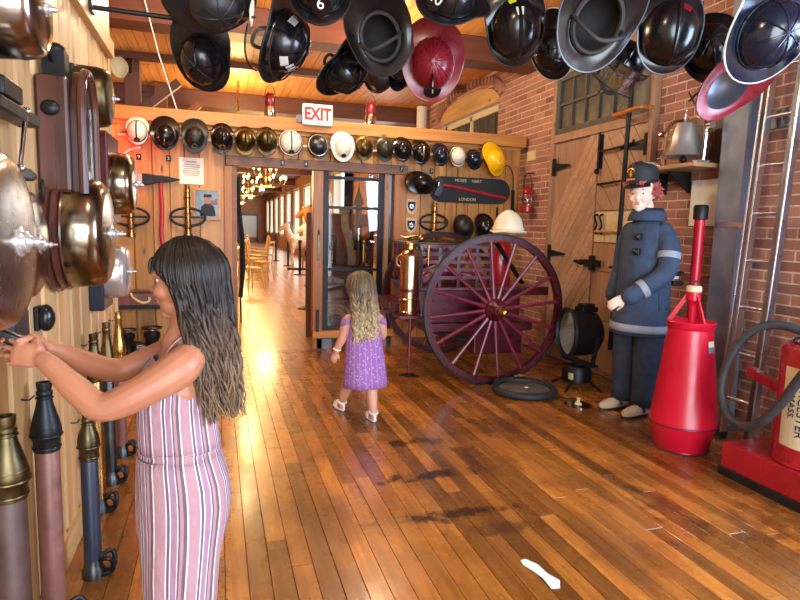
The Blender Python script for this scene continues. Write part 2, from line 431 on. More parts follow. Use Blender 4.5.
def stripe_mat():
    mt, nt, b = nm('striped_fabric'); tc = nt.nodes.new('ShaderNodeTexCoord'); sp = nt.nodes.new('ShaderNodeSeparateXYZ'); nt.links.new(tc.outputs['UV'], sp.inputs[0])
    u = mth(nt, 'FRACT', mth(nt, 'MULTIPLY', sp.outputs[0], 9.0)); P = hx('#a07a80'); D = hx('#64505a'); W = hx('#cfc2c8'); L = hx('#937284')
    c = ramp(nt, u, [(0, P), (.28, W), (.32, D), (.40, W), (.44, L), (.62, W), (.65, D), (.70, P), (.80, D), (.90, W), (.95, P)], 'CONSTANT')
    n = noisev(nt, coords(nt), 60, 3); nt.links.new(hsv(nt, c, n, .2), b.inputs['Base Color']); b.inputs['Roughness'].default_value = .85
    nt.links.new(bumpn(nt, noisev(nt, coords(nt, (10, 10, 4)), 3.0, 4), .5, .02), b.inputs['Normal'])
stripe_mat()
def print_mat():
    mt, nt, b = nm('purple_print'); tc = nt.nodes.new('ShaderNodeTexCoord'); mp = nt.nodes.new('ShaderNodeMapping'); mp.inputs[3].default_value = (22, 18, 1); nt.links.new(tc.outputs['UV'], mp.inputs[0])
    vo = node(nt, 'ShaderNodeTexVoronoi'); vo.inputs['Scale'].default_value = 2.2; nt.links.new(mp.outputs[0], vo.inputs['Vector'])
    sp = nt.nodes.new('ShaderNodeSeparateXYZ'); nt.links.new(mp.outputs[0], sp.inputs[0])
    band = mth(nt, 'LESS_THAN', mth(nt, 'FRACT', sp.outputs[0]), .16)
    dots = mth(nt, 'LESS_THAN', vo.outputs['Distance'], .27)
    c = mixc(nt, mth(nt, 'MULTIPLY', dots, .7), hx('#8d5c98'), hx('#cdb2d4')); c = mixc(nt, mth(nt, 'MULTIPLY', band, .6), c, hx('#b889b4'))
    nt.links.new(c, b.inputs['Base Color']); b.inputs['Roughness'].default_value = .85
print_mat()
def glass(name, tint=(1,1,1), rough=.02, mix=.10):
    mt, nt, b = nm(name); out = nt.nodes['Material Output']
    tr = node(nt, 'ShaderNodeBsdfTransparent'); tr.inputs[0].default_value = (*tint, 1); gl = node(nt, 'ShaderNodeBsdfGlossy'); gl.inputs['Roughness'].default_value = rough
    mx = nt.nodes.new('ShaderNodeMixShader'); mx.inputs[0].default_value = mix
    nt.links.new(tr.outputs[0], mx.inputs[1]); nt.links.new(gl.outputs[0], mx.inputs[2]); nt.links.new(mx.outputs[0], out.inputs[0])
glass('clear_glass', (.95, .97, 1)); glass('visor_clear', (.75, .72, .66), .1, .2); glass('case_glass', (.9, .9, .88), .02, .06); glass('lamp_glass', (.9, .92, .88), .05, .25)
def emit(name, c, s):
    mt, nt, b = nm(name); b.inputs['Base Color'].default_value = (*c, 1); b.inputs['Emission Color'].default_value = (*c, 1); b.inputs['Emission Strength'].default_value = s
emit('bulb', (1, .78, .45), 40); emit('chandelier_bulb', (1, .74, .26), 9); emit('red_lamp', (1, .05, .03), 6)
# ---------------------------------------------------------------- the setting
WY = 6.40; WX = 3.50; LX = -.58; CZ = 3.44
fl = struct(MB().bb(-2.5, 3.7, -3.2, 6.5, -.2, -.024).build('floor', 'post_wood', smooth=0))
def plank_mesh(w_, L, t=.024):
    b = .0012; mb = MB(); h = w_/2
    mb.add([(-h,0,-t),(h,0,-t),(h,L,-t),(-h,L,-t),(-h,0,-b),(h,0,-b),(h,L,-b),(-h,L,-b),(-h+b,b,0),(h-b,b,0),(h-b,L-b,0),(-h+b,L-b,0)],
           [(3,2,1,0),(0,1,5,4),(1,2,6,5),(2,3,7,6),(3,0,4,7),(4,5,9,8),(5,6,10,9),(6,7,11,10),(7,4,8,11),(8,9,10,11)])
    return mb.mesh('plank', 'floor_plank', 0)
PW = .0845; PL = {}
rng = random.Random(3); x = -.66; count = 0
while x < 3.46:
    y = .2 + rng.uniform(-1.3, 0) if x < 3.4 else .2
    while y < WY - .02:
        L = rng.choice((1.3, 1.6, 1.9, 2.2))
        if y + L > WY - .35: L = WY - y
        key = round(L, 3)
        if key not in PL: PL[key] = plank_mesh(PW-.0022, L-.002)
        put('plank', PL[key], fl, (x+PW/2, y, rng.uniform(-.0006, .0006))); count += 1; y += L
    x += PW
struct(MB().bb(-5, 3.7, 6.4, 46, -.2, 0).build('floor', 'hall_floor', smooth=0))
struct(MB().bb(-2.4, -.662, -3.1, 6.4, -.023, 0).build('floor', 'hall_floor', smooth=0)); struct(MB().bb(-.662, 3.5, -3.1, -1.2, -.023, 0).build('floor', 'hall_floor', smooth=0))

# ceiling with boards and beams
ce = struct(MB().bb(-5.2, 3.8, -3.2, 46.2, CZ, CZ+.2).build('ceiling', 'beam_wood', smooth=0))
mb = MB(); x = -4.6
while x < 3.5:
    for y0 in (4.6, 8.6, 12.6, 16.6, 20.6): mb.bb(x, x+.104, y0+.003, y0+3.997, CZ-.022, CZ-.001)
    x += .11
mb.build('ceiling_boards', 'ceiling_board', ce, 0, kind='stuff')
for i, y in enumerate((2.3, 6.3, 10.3, 14.3, 18.3, 22.3, 28.3, 34.3)):
    struct(MB().bb(-5, 3.5, y-.16, y+.16, 3.16, CZ-.022).build('trim_%d' % (i+1), 'beam_wood', smooth=0, bevel=.01))
for i, y in enumerate((8.3, 12.3)):
    struct(MB().bb(-5, 3.5, y-.06, y+.06, 3.34, CZ-.022).build('trim_%d' % (i+11), 'beam_wood', smooth=0))

# hall and outer walls
def brick_tex():
    mt, nt, b = nm('hall_brick'); geo = nt.nodes.new('ShaderNodeNewGeometry'); sp = nt.nodes.new('ShaderNodeSeparateXYZ'); nt.links.new(geo.outputs['Position'], sp.inputs[0])
    cx = nt.nodes.new('ShaderNodeCombineXYZ'); nt.links.new(mth(nt, 'ADD', sp.outputs[0], sp.outputs[1]), cx.inputs[0]); nt.links.new(sp.outputs[2], cx.inputs[1])
    bt = node(nt, 'ShaderNodeTexBrick'); nt.links.new(cx.outputs[0], bt.inputs['Vector']); bt.inputs['Scale'].default_value = 1
    bt.inputs['Color1'].default_value = (*hx('#b57450'), 1); bt.inputs['Color2'].default_value = (*hx('#c98a62'), 1); bt.inputs['Mortar'].default_value = (*hx('#b49684'), 1)
    bt.inputs['Brick Width'].default_value = .21; bt.inputs['Row Height'].default_value = .07; bt.inputs['Mortar Size'].default_value = .006
    nt.links.new(bt.outputs[0], b.inputs['Base Color']); b.inputs['Roughness'].default_value = .85
brick_tex()
struct(MB().bb(-5.2, -5, 6.4, 46.2, 0, CZ).build('wall_hall_left', 'hall_brick', smooth=0))
struct(MB().bb(-5.2, 3.8, 46, 46.2, 0, CZ).build('wall_far', 'hall_brick', smooth=0))
struct(MB().bb(-2.6, -2.4, -3.2, 6.4, 0, CZ).build('wall_outer_left', 'board_back', smooth=0))
mb = MB(); mb.bb(-2.6, -1.0, -3.3, -3.1, 0, CZ); mb.bb(3.0, 3.8, -3.3, -3.1, 0, CZ); mb.bb(-1.0, 3.0, -3.3, -3.1, 3.0, CZ)
struct(mb.build('wall_front', 'hall_brick', smooth=0))

# right wall: mortar core with real window openings, bricks in front of it
XB = WX + .005; mb = MB()
def core(y0, y1, z0, z1): mb.bb(XB, 3.8, y0, y1, z0, z1)
core(-3.2, 0.0, 0, CZ); core(0, 1.5, 0, 1.0); core(0, 1.5, 2.5, CZ); core(1.5, HALLWIN[0], 0, CZ)
for k, y in enumerate(HALLWIN):
    nxt = HALLWIN[k+1] if k < 11 else 46
    core(y, y+2, 0, .75); core(y, y+2, 3.0, CZ); core(y+2, nxt, 0, CZ)
wr = struct(mb.build('wall_right', 'mortar', smooth=0))
mb = MB(); mb.bb(WX, XB, 14.0, HALLWIN[3], 0, CZ)                              # far stretch: bricks too small to tell apart
for k in range(2, 12):
    y = HALLWIN[k]; nxt = HALLWIN[k+1] if k < 11 else 46
    if k > 2: mb.bb(WX, XB, y, y+2, 0, .75); mb.bb(WX, XB, y, y+2, 3.0, CZ)
    mb.bb(WX, XB, max(y+2, 15.65), nxt, 0, CZ)
mb.bb(WX, XB, -3.2, 0, 0, CZ); mb.bb(WX, XB, 0, 1.5, 0, 1.0); mb.bb(WX, XB, 0, 1.5, 2.5, CZ)
mb.build('brick_facing', 'hall_brick', wr, 0)
DY0, DY1, DZ = 4.22, 5.73, 3.0
def proj(p):
    d = V(p) - CAM; z = d.dot(cf); return (400 + 592*d.dot(cr)/z, 300 - 592*d.dot(cu)/z) if z > .1 else (-999, -999)
sites = []
P_, C_ = .212, .0705
for c in range(int(CZ/C_)):
    z = c*C_ + C_/2; off = P_/2*(c % 2)
    for i in range(int(7/P_), int(15.7/P_)+1) if False else range(int(1.6/P_), int(15.6/P_)+1):
        y0 = i*P_ + off; y1 = y0 + P_ - .011
        parts_ = [(y0, y1)]
        holes = []
        if z < DZ: holes.append((DY0-.02, DY1+.02))
        for wy in HALLWIN[:3]:
            if .72 < z < 3.0: holes.append((wy, wy+2))
        for h0, h1 in holes:
            nw = []
            for a, b in parts_:
                if b <= h0 or a >= h1: nw.append((a, b))
                else:
                    if a < h0-.03: nw.append((a, h0-.006))
                    if b > h1+.03: nw.append((h1+.006, b))
            parts_ = nw
        for a, b in parts_:
            if a > 6.6 and z < .5: continue
            sites.append((a, b, z))
def vis(s):
    px, py = proj((WX, (s[0]+s[1])/2, s[2]))
    if not (-15 < px < 815 and -12 < py < 612): return False
    if s[0] > 6.35 and py > 142: return False
    return True
sites.sort(key=lambda s: (not vis(s), ((s[0]+s[1])/2)**2 + 2*(s[2]-1.35)**2))
BM = {}
def brick_mesh(w_):
    h = (C_-.0105)/2; b = .003; mb = MB(); f = 0.0; q = w_/2
    mb.add([(.03,-q,-h),(.03,q,-h),(.03,q,h),(.03,-q,h),(b,-q,-h),(b,q,-h),(b,q,h),(b,-q,h),(0,-q+b,-h+b),(0,q-b,-h+b),(0,q-b,h-b),(0,-q+b,h-b)],
           [(4,5,1,0),(5,6,2,1),(6,7,3,2),(7,4,0,3),(8,9,5,4),(9,10,6,5),(10,11,7,6),(11,8,4,7),(11,10,9,8)])
    return mb
rest = MB(); nb = 0
for s_ in sites:
    w_ = round(s_[1]-s_[0], 2); pos = (WX + rng.uniform(-.003, .003), (s_[0]+s_[1])/2, s_[2])
    if nb < 290 and vis(s_):
        if w_ not in BM: BM[w_] = brick_mesh(w_).mesh('brick', 'brick', 0)
        put('brick', BM[w_], wr, pos); nb += 1
    else:
        q = brick_mesh(w_); q.T = Matrix.Identity(4); rest.T = Matrix.Translation(pos); rest.add(q.v, q.f)
rest.T = Matrix.Identity(4); rest.build('bricks', 'brick', wr, 0, kind='stuff')

# hall windows: frame, bars, panes
for k, y in enumerate(HALLWIN):
    z1 = 2.98
    fr = MB(); X0, X1 = 3.56, 3.62
    fr.bb(X0, X1, y, y+.07, .75, z1); fr.bb(X0, X1, y+1.93, y+2, .75, z1); fr.bb(X0, X1, y, y+2, .75, .83); fr.bb(X0, X1, y, y+2, z1-.07, z1)
    fr.bb(X0, X1, y+.97, y+1.03, .75, z1)
    wn = struct(fr.build('window_%d' % (k+1), 'cream_frame', smooth=0))
    if k < 3:
        g = MB()
        for j in range(1, 8):
            if j != 4: g.bb(X0+.01, X1-.01, y+.25*j-.012, y+.25*j+.012, .8, z1-.05)
        for j in range(1, 6): g.bb(X0+.01, X1-.01, y+.05, y+1.95, .8+j*.36-.012, .8+j*.36+.012)
        g.build('glazing_bars', 'window_frame', wn, 0)
    if k == 0:
        for r_ in range(6):
            for j in range(8):
                MB().bb(3.588, 3.592, y+.25*j+.014, y+.25*j+.236, .8+.36*r_+.014, .8+.36*r_+.346).build('pane', 'dirty_pane' if r_ == 5 or j < 5 else 'clear_glass', wn, 0)
    else:
        for a, b in ((y+.07, y+.97), (y+1.03, y+1.93)):
            MB().bb(3.588, 3.592, a, b, .83, z1-.07).build('pane', 'clear_glass', wn, 0)
    if k < 4:   # wooden arch panel over the window head, brick soldier arch around it
        a = MB(); pts = [(y-.02, 2.99), (y+2.02, 2.99)] + [(y+1+1.02*cos(t*pi/12), 3.06+.22*sin(t*pi/12)) for t in range(13)]
        a.prism(pts, 0, .03, Matrix(((0,0,1,WX-.025),(1,0,0,0),(0,1,0,0),(0,0,0,1)))); a.build('arch_panel', 'board_trim_y', wn, 0)
        ar = MB()
        for t in range(26):
            a0 = pi*(t+.5)/26; c0 = V((WX-.012, y+1+1.08*cos(a0), 3.08+.26*sin(a0))); d0 = V((0, cos(a0)*.35, sin(a0))).normalized()
            ar.bar(c0-d0*.005, c0+d0*.10, .055, .075, up=(1,0,0))
        ar.build('brick_arch', 'brick', wn, 0, kind='stuff')
# window beside the camera (daylight comes in here), out of frame
fr = MB()
for a in ((0, .06, 1, 2.5), (1.44, 1.5, 1, 2.5), (0, 1.5, 1, 1.06), (0, 1.5, 2.44, 2.5), (.72, .78, 1, 2.5)): fr.bb(3.55, 3.62, *a[:2], *a[2:])
wn = struct(fr.build('window_20', 'cream_frame', smooth=0))
MB().bb(3.59, 3.594, .06, 1.44, 1.06, 2.44).build('pane', 'clear_glass', wn, 0)

# ---- partition (back wall): boards, top rail, header, posts
OX0, OX1, CX0, CX1, HZ = .20, .985, 1.115, 1.82, 1.93
mb = MB(); mb.bb(-2.4, .09, 6.43, 6.5, 0, 2.31); mb.bb(2.0, 3.44, 6.43, 6.5, 0, 2.31); mb.bb(.09, 2.0, 6.43, 6.5, 2.03, 2.31)
wb = struct(mb.build('wall_back', 'board_back', smooth=0))
BK = {}
def vboard(x0, x1, z0, z1, par, mat='board_back'):
    k = (round(x1-x0, 3), round(z0, 2), round(z1, 2))
    if k not in BK:
        w_ = x1-x0; b = .006
        q = MB(); q.prism([(0, 0), (0, -.022), (b, -.03), (w_-b, -.03), (w_, -.022), (w_, 0)], z0, z1); BK[k] = q.mesh('plank', mat, 0)
    return put('plank', BK[k], par, (x0, 6.43, 0))
rb = random.Random(11)
def fill(x0, x1, z0, z1, par, lo=.13, hi=.2):
    x = x0
    while x < x1 - .01:
        w_ = rb.choice((.14, .16, .18, .20)); e = x+w_
        if x1 - e < .09: e = x1
        vboard(x, e-.003, z0, z1, par); x = e
fill(-2.4, .09, 0, 2.31, wb); fill(2.0, 3.42, 0, 2.31, wb); fill(.09, 2.0, 2.03, 2.31, wb)
struct(MB().bb(-2.4, 3.46, 6.33, 6.53, 2.312, 2.44).build('trim_40', 'board_trim_x', None, 0, .006))
struct(MB().bb(-2.4, 3.40, 6.375, 6.40, 2.275, 2.311).build('trim_41', 'board_trim_x', None, 0))
struct(MB().bb(.09, 2.03, 6.35, 6.5, HZ, 2.029).build('trim_42', 'header_wood', None, 0, .006))
for x0, x1, mt_, y0 in ((.075, .155, 'board_trim_z', 6.36), (.985, 1.095, 'board_trim_z', 6.37), (1.775, 1.83, 'door_frame', 6.38), (1.88, 2.02, 'board_trim_z', 6.36)):
    struct(MB().bb(x0, x1, y0, 6.5, 0, HZ).build('trim_%d' % (43+int(x0*10)), mt_, None, 0, .006))
struct(MB().bb(.155, .20, 6.38, 6.5, 0, HZ).build('trim_70', 'header_wood', None, 0))
struct(MB().bb(1.83, 1.88, 6.43, 6.5, 0, HZ).build('trim_71', 'dark_wood', None, 0))
struct(MB().bb(-2.4, .075, 6.37, 6.40, 0, .12).build('baseboard_back', 'header_wood', None, 0)); struct(MB().bb(2.02, 3.40, 6.37, 6.40, 0, .10).build('baseboard_back', 'header_wood', None, 0))

# ---- left wall of narrow boards that carries the alarm bells
wl = struct(MB().bb(-.74, LX-.02, -1.2, 3.84, 0, 2.75).build('wall_left', 'dark_wood', smooth=0))
LB = {}; y = -1.2; rb = random.Random(5)
while y < 3.8:
    w_ = rb.choice((.18, .195, .21)); e = min(y+w_, 3.84)
    k = round(e-y, 3)
    if k not in LB:
        q = MB(); b = .010; ww = k-.024
        q.prism([(-.02, 0), (-.016, 0), (0, b), (0, ww-b), (-.016, ww), (-.02, ww)], .0, 2.26)
        LB[k] = q.mesh('plank', 'board_left', 0)
    put('plank', LB[k], wl, (LX, y, 0)); y = e
struct(MB().bb(LX-.02, LX+.035, -1.2, 3.84, 2.26, 2.345).build('trim_80', 'board_trim_y', None, 0, .004))
MB().bb(LX-.02, LX+.01, -1.2, 3.84, 2.345, 2.75).build('fascia', 'board_trim_y', wl, 0)
MB().bb(-.74, LX+.004, 3.84, 3.90, 0, 2.75).build('end_post', 'board_left', wl, 0, .004)
struct(MB().bb(LX+.001, LX+.012, -1.2, 3.84, 0, .08).build('baseboard_left', 'board_trim_y', None, 0))
# ---------------------------------------------------------------- right wall: carriage doors, window above, fittings
MYZ = lambda x: Matrix(((0,0,-1,x),(1,0,0,0),(0,1,0,0),(0,0,0,1)))      # local (a,b,c) -> (x-c, y=a, z=b)
def clip_poly(poly, a, b, c):           # keep a*x+b*y<=c
    out = []
    for i in range(len(poly)):
        p, q = poly[i], poly[(i+1) % len(poly)]; fp = a*p[0]+b*p[1]-c; fq = a*q[0]+b*q[1]-c
        if fp <= 0: out.append(p)
        if fp*fq < 0: t = fp/(fp-fq); out.append((p[0]+(q[0]-p[0])*t, p[1]+(q[1]-p[1])*t))
    return out
def diag_door(n, y0, y1, z0, z1, slope, w_, zlow=None):
    d = struct(MB().bb(3.475, 3.51, y0, y1, z0, z1).build('door_%d' % n, 'door_frame', smooth=0))
    nx, nz = (-sin(slope), cos(slope)); k = -60
    while k < 120:
        c0 = k*w_; poly = [(y0+.004, zlow or z0), (y1-.004, zlow or z0), (y1-.004, z1), (y0+.004, z1)]
        poly = clip_poly(poly, nx, nz, c0+w_-.006); poly = clip_poly(poly, -nx, -nz, -c0) if poly else poly
        if len(poly) > 2:
            ar = abs(sum(poly[i][0]*poly[(i+1) % len(poly)][1]-poly[(i+1) % len(poly)][0]*poly[i][1] for i in range(len(poly))))/2
            if ar > .0006: MB().prism(poly, 0, .016, MYZ(3.476)).build('plank', 'diag_board', d, 0)
        k += 1
    return d
d1 = diag_door(1, 4.935, 5.70, .02, 2.28, rad(128), .09)
d2 = diag_door(2, 4.25, 4.925, .02, 2.28, rad(52), .15, zlow=1.56)
for a, b in ((.05, .52), (.53, .98), (.99, 1.25)):
    MB().bb(3.46, 3.476, 4.26, 4.915, a, b).build('panel', 'door_frame', d2, 0, .004)
mb = MB()
for i in range(4): mb.bb(3.452, 3.476, 4.27+i*.16, 4.27+i*.16+.155, 1.262, 1.545)
mb.build('cream_panel', 'cream_board', d2, 0, .004)
def strap(par, y, z, L, sgn):
    q = MB(); q.prism([(0, -.045), (.05*sgn, -.045), (L*sgn, -.008), (L*sgn, .008), (.05*sgn, .045), (0, .045)], 0, .01, Matrix.Translation((0, y, z)) @ MYZ(3.455))
    q.bb(3.44, 3.462, y-.022, y+.022, z-.09, z+.09)
    for t in (.1, .5, .8): q.ell((3.445, y+L*sgn*t, z), (.006, .012, .012), 8, 6)
    q.build('strap_hinge', 'iron_dark', par)
for z in (2.03, 1.12): strap(d1, 5.69, z, -.30, 1)
for z in (2.10,): strap(d2, 4.26, z, .34, 1)
mb = MB(); mb.bb(3.43, 3.462, 4.78, 5.02, 1.03, 1.09); mb.bb(3.425, 3.45, 4.86, 4.93, .99, 1.13); mb.ell((3.42, 5.05, 1.06), (.03, .03, .03)); mb.bb(3.44, 3.462, 5.08, 5.2, 1.045, 1.075); mb.build('latch', 'iron_dark', d1)
mb = MB(); mb.bb(3.44, 3.462, 4.86, 4.91, 1.95, 2.26); mb.cyl((3.43, 4.885, 1.9), (3.43, 4.885, 2.28), .012); mb.ell((3.42, 4.885, 1.92), (.025, .02, .025)); mb.build('slide_bolt', 'iron_black', d2)
for z in (2.10, 1.80, 1.36):
    mb = MB(); mb.tube(spline([(3.46, 4.86, z), (3.42, 4.85, z), (3.42, 4.66, z+.004), (3.42, 4.42, z+.02), (3.43, 4.40, z+.05)], 4), .011, 8); mb.build('pull_rod', 'board_trim_y' if z < 1.4 else 'iron_dark', d2)
for y in (4.86, 4.78):
    mb = MB(); mb.tube(spline([(3.45, y, 1.52), (3.42, y+.01, 1.5), (3.425, y-.02, 1.42), (3.43, y+.02, 1.36), (3.45, y, 1.34)], 5), .010, 8); mb.build('cord_loop', 'iron_dark', d2)
# door frame and the window above the doors
mb = MB(); mb.bb(3.44, 3.52, 5.70, 5.76, 0, 3.0); mb.bb(3.44, 3.52, 4.19, 4.25, 0, 3.0); mb.bb(3.44, 3.52, 4.25, 5.70, 2.28, 2.36); mb.bb(3.44, 3.52, 4.19, 5.76, 2.96, 3.02)
struct(mb.build('trim_20', 'door_frame', smooth=0, bevel=.004))
mb = MB(); mb.bb(3.45, 3.50, 4.25, 5.70, 2.36, 2.42); mb.bb(3.45, 3.50, 4.25, 5.70, 2.90, 2.96); mb.bb(3.45, 3.50, 4.25, 4.31, 2.42, 2.9); mb.bb(3.45, 3.50, 5.64, 5.70, 2.42, 2.9)
wn = struct(mb.build('window_15', 'window_frame', smooth=0))
mb = MB()
for j in range(1, 6): mb.bb(3.455, 3.49, 4.31+j*1.33/6-.012, 4.31+j*1.33/6+.012, 2.42, 2.9)
mb.bb(3.455, 3.49, 4.31, 5.64, 2.65, 2.675); mb.build('glazing_bars', 'window_frame', wn, 0)
for j in range(6):
    for z0, z1 in ((2.42, 2.65), (2.675, 2.9)): MB().bb(3.478, 3.484, 4.31+j*1.33/6+.012, 4.31+(j+1)*1.33/6-.012, z0, z1).build('pane', 'dirty_pane', wn, 0)

# steel column with ledge, dark backing board
t = thing('steel_column', 'grey painted steel column standing between the shelf bell and the ladder', 'column', (3.42, 3.28, 0))
mb = MB(Matrix.Translation((-3.42, -3.28, 0))); mb.bb(3.36, 3.49, 3.18, 3.38, 0, 3.16); mb.build('shaft', 'column_paint', t, 0)
MB(Matrix.Translation((-3.42, -3.28, 0))).bb(3.34, 3.49, 3.16, 3.40, 0, .02).build('base_plate', 'steel_grey', t, 0)
mb = MB(Matrix.Translation((-3.42, -3.28, 0))); mb.bb(3.345, 3.36, 3.13, 3.34, 1.41, 1.445); mb.build('bracket', 'aluminium', t, 0)
struct(MB().bb(3.46, 3.5, 1.9, 3.16, 2.05, 2.16).build('trim_21', 'steel_grey', smooth=0))
tag(MB().bb(3.455, 3.495, 3.42, 3.72, 1.88, 2.5).build('backing_board', 'case_wood', smooth=0, bevel=.004), 'dark brown backing board on the brick wall behind the bell', 'board')
tag(MB().bb(3.47, 3.495, 3.44, 3.74, 1.42, 1.76).build('notice_board', 'paper', smooth=0), 'pale notice sheet pinned to the bricks under the bell shelf', 'notice')

# shelf with the nickel bell
t = thing('wall_shelf', 'short wooden wall shelf carrying the nickel bell', 'shelf', (3.345, 3.76, 1.83))
MB().bb(-.16, .15, -.33, .33, 0, .03).build('board', 'shelf_wood', t, 0, .004)
for y in (.03, .28): MB().prism([(0, 0), (.22, 0), (0, -.16)], -.01, .01, Matrix(((-1,0,0,.15),(0,0,1,y),(0,1,0,0),(0,0,0,1)))).build('bracket', 'iron_dark', t, 0)
t = thing('ship_bell', 'polished nickel bell in a yoke on the wall shelf', 'bell', (3.28, 3.64, 1.86)); t.scale = (1.25,)*3
bp = [(0, .245), (.03, .245), (.055, .235), (.07, .20), (.078, .15), (.09, .10), (.112, .065), (.128, .05), (.124, .046), (.105, .06), (.075, .12), (.06, .19), (0, .21)]
MB().lathe(bp, 32).build('bell_body', 'nickel', t)
mb = MB(); mb.tube(spline([(0, .15, 0), (0, .155, .12), (0, .15, .21), (0, .10, .26), (0, .03, .262)], 5), .011, 8); mb.tube(spline([(0, -.15, 0), (0, -.155, .12), (0, -.15, .21), (0, -.10, .26), (0, -.03, .262)], 5), .011, 8)
mb.cyl((0, 0, .24), (0, 0, .31), .012, .006); mb.bb(-.05, .05, .13, .17, 0, .012); mb.bb(-.05, .05, -.17, -.13, 0, .012); mb.cyl((0, -.17, .2), (0, -.2, .2), .02); mb.cyl((0, .17, .2), (0, .2, .2), .02); mb.build('yoke', 'chrome', t)
mb = MB(); mb.cyl((0, 0, .2), (0, 0, .035), .006); mb.ell((0, 0, .03), (.02, .02, .022)); mb.build('clapper', 'iron_dark', t)
mb = MB(); rr = random.Random(2); pts = [(-.05, .27, .02)] + [(rr.uniform(-.085, .1), rr.uniform(.26, .43), rr.uniform(.008, .06)) for _ in range(13)] + [(-.085, .3, .012)]
mb.tube([(p[0], p[1], max(p[2], .008)) for p in spline(pts, 6)], .006, 6); tag(mb.build('bell_rope', 'white_rope'), 'tangled white rope lying on the shelf under the bell', 'rope').location = (3.28, 3.64, 1.86)

# red lantern hanging on the brick wall beside the partition
t = thing('hand_lantern', 'red railway lantern hanging on the brick wall by the partition', 'lantern', (3.41, 6.16, 1.56))
MB().lathe([(.075, 0), (.085, .01), (.085, .06), (.05, .075), (.04, .08)], 20).build('fuel_base', 'red_paint', t)
MB().lathe([(.042, .08), (.058, .12), (.058, .17), (.042, .21)], 20).build('globe', 'lamp_glass', t)
MB().lathe([(.05, .21), (.06, .225), (.05, .26), (.03, .275), (.035, .285), (.02, .3), (0, .3)], 20).build('chimney', 'red_paint', t)
mb = MB(); 
for s_ in (-1, 1): mb.tube(spline([(0, s_*.075, .05), (0, s_*.10, .12), (0, s_*.09, .22), (0, s_*.04, .265)], 4), .009, 8)
mb.build('side_tube', 'red_paint', t)
mb = MB(); mb.tube(spline([(0, -.08, .2), (0, -.09, .34), (0, -.03, .43), (.02, .0, .44), (0, .05, .43), (0, .09, .34), (0, .08, .2)], 4), .005, 6); mb.cyl((.08, 0, .445), (-.01, 0, .445), .006); mb.build('bail_handle', 'iron_dark', t)
MB().ring((0, 0, .145), .068, .004, n=20).build('guard', 'iron_dark', t)
tag(MB().bb(3.49, 3.498, 6.16, 6.36, 2.16, 2.27).build('plate', 'cream_board', smooth=0), 'small pale patch plate on the bricks above the red lantern', 'plate')

# pike pole hung upright in front of the doors
t = thing('pike_pole', 'long black pike pole hanging upright in front of the carriage doors', 'pole', (3.33, 4.37, .32))
MB().cyl((0, .02, 0), (0, -.02, 2.3), .021, .019).build('shaft', 'iron_black', t)
mb = MB(); mb.cyl((0, -.02, 2.28), (0, -.025, 2.46), .014, .004); mb.tube(spline([(0, -.02, 2.32), (-.06, -.02, 2.33), (-.10, -.02, 2.28), (-.09, -.02, 2.22)], 4), [.012]*11+[.008]*2 if False else .010, 8); mb.build('pike_head', 'iron_dark', t)
t = thing('pole_bracket', 'orange wooden bracket holding the pike pole high on the doors', 'bracket', (3.33, 4.37, 2.36))
MB().tube(spline([(.10, .17, 0), (-.03, .15, 0), (-.045, 0, .0), (-.035, -.17, .012), (.10, -.19, .02)], 6), .017, 8).build('arm', 'wood_red_handle' if False else 'horse_wood', t)
t = thing('pole_hook', 'bent iron hook holding the pike pole at waist height', 'hook', (3.34, 4.38, 1.05))
MB().tube(spline([(.13, .12, 0), (0, .10, 0), (-.045, .02, .0), (-.03, -.16, .02), (.12, -.20, .02)], 6), .010, 8).build('rod', 'iron_dark', t)

# red standpipe behind the can
t = thing('standpipe', 'tall slim red standpipe with black cap beside the steel column', 'pipe', (3.305, 3.455, 0))
mb = MB(); mb.cyl((0, 0, .02), (0, 0, 1.47), .037, n=18); mb.lathe([(.05, 0), (.05, .02), (.04, .03)], 18); mb.build('tube', 'red_can', t)
MB().lathe([(.037, 1.46), (.048, 1.465), (.05, 1.55), (.04, 1.565), (0, 1.565)], 18).build('cap', 'shoe_black', t)
MB().ring((0, 0, 1.02), .038, .008, n=18).build('clamp', 'aluminium', t); MB().cyl((0, .0, 1.04), (.18, .02, 1.05), .006).build('tie_rod', 'red_paint', t)

# conical red can
t = thing('foam_can', 'tall conical red metal can with strutted spout on the floor', 'can', (2.83, 2.96, 0))
MB().lathe([(r*.84, z) for r, z in [(.185, 0), (.19, .006), (.212, .10), (.238, .165), (.24, .18), (.236, .19), (.205, .42), (.165, .70), (.156, .77), (.165, .78), (.172, .815), (.167, .82), (.157, .81), (.13, .78), (0, .77)]], 40).build('body', 'red_can', t)
mb = MB(); mb.ring((0, 0, .17), .2015, .006, n=40); mb.build('seam_ring', 'maroon_light', t); MB().ring((0, 0, .008), .158, .006, n=40).build('foot_ring', 'maroon_light', t)
for a in (20, 140, 260): MB().bar((.132*cos(rad(a)), .132*sin(rad(a)), .805), (.03*cos(rad(a)), .03*sin(rad(a)), .985), .012, .026).build('strut', 'red_can', t)
MB().lathe([(.018, .76), (.02, .91), (.03, .94), (.043, .95), (.043, 1.0), (0, 1.0)], 24).build('spout', 'red_can', t)
MB().lathe([(.04, 1.0), (.045, 1.004), (.045, 1.03), (.04, 1.038), (0, 1.038)], 24).build('cap', 'cream_board', t)
def can_pt(p, r0=.1425, a0=rad(-75), z0=.675): a = a0 + p.x/r0; rr_ = r0 - p.y*.125 + .0025 + p.z; return V((rr_*cos(a), rr_*sin(a), z0+p.y))
q = MB(); g = [[can_pt(V((-.028+.056*i/6, -.035+.07*j, 0))) for i in range(7)] for j in (0, 1)]
q.rows(g, closed=False); q.build('sticker', 'label_cream', t, 0)
q = MB(); g = [[can_pt(V((-.028+.056*i/6, -.035+.035*j, .001))) for i in range(7)] for j in (0, 1)]
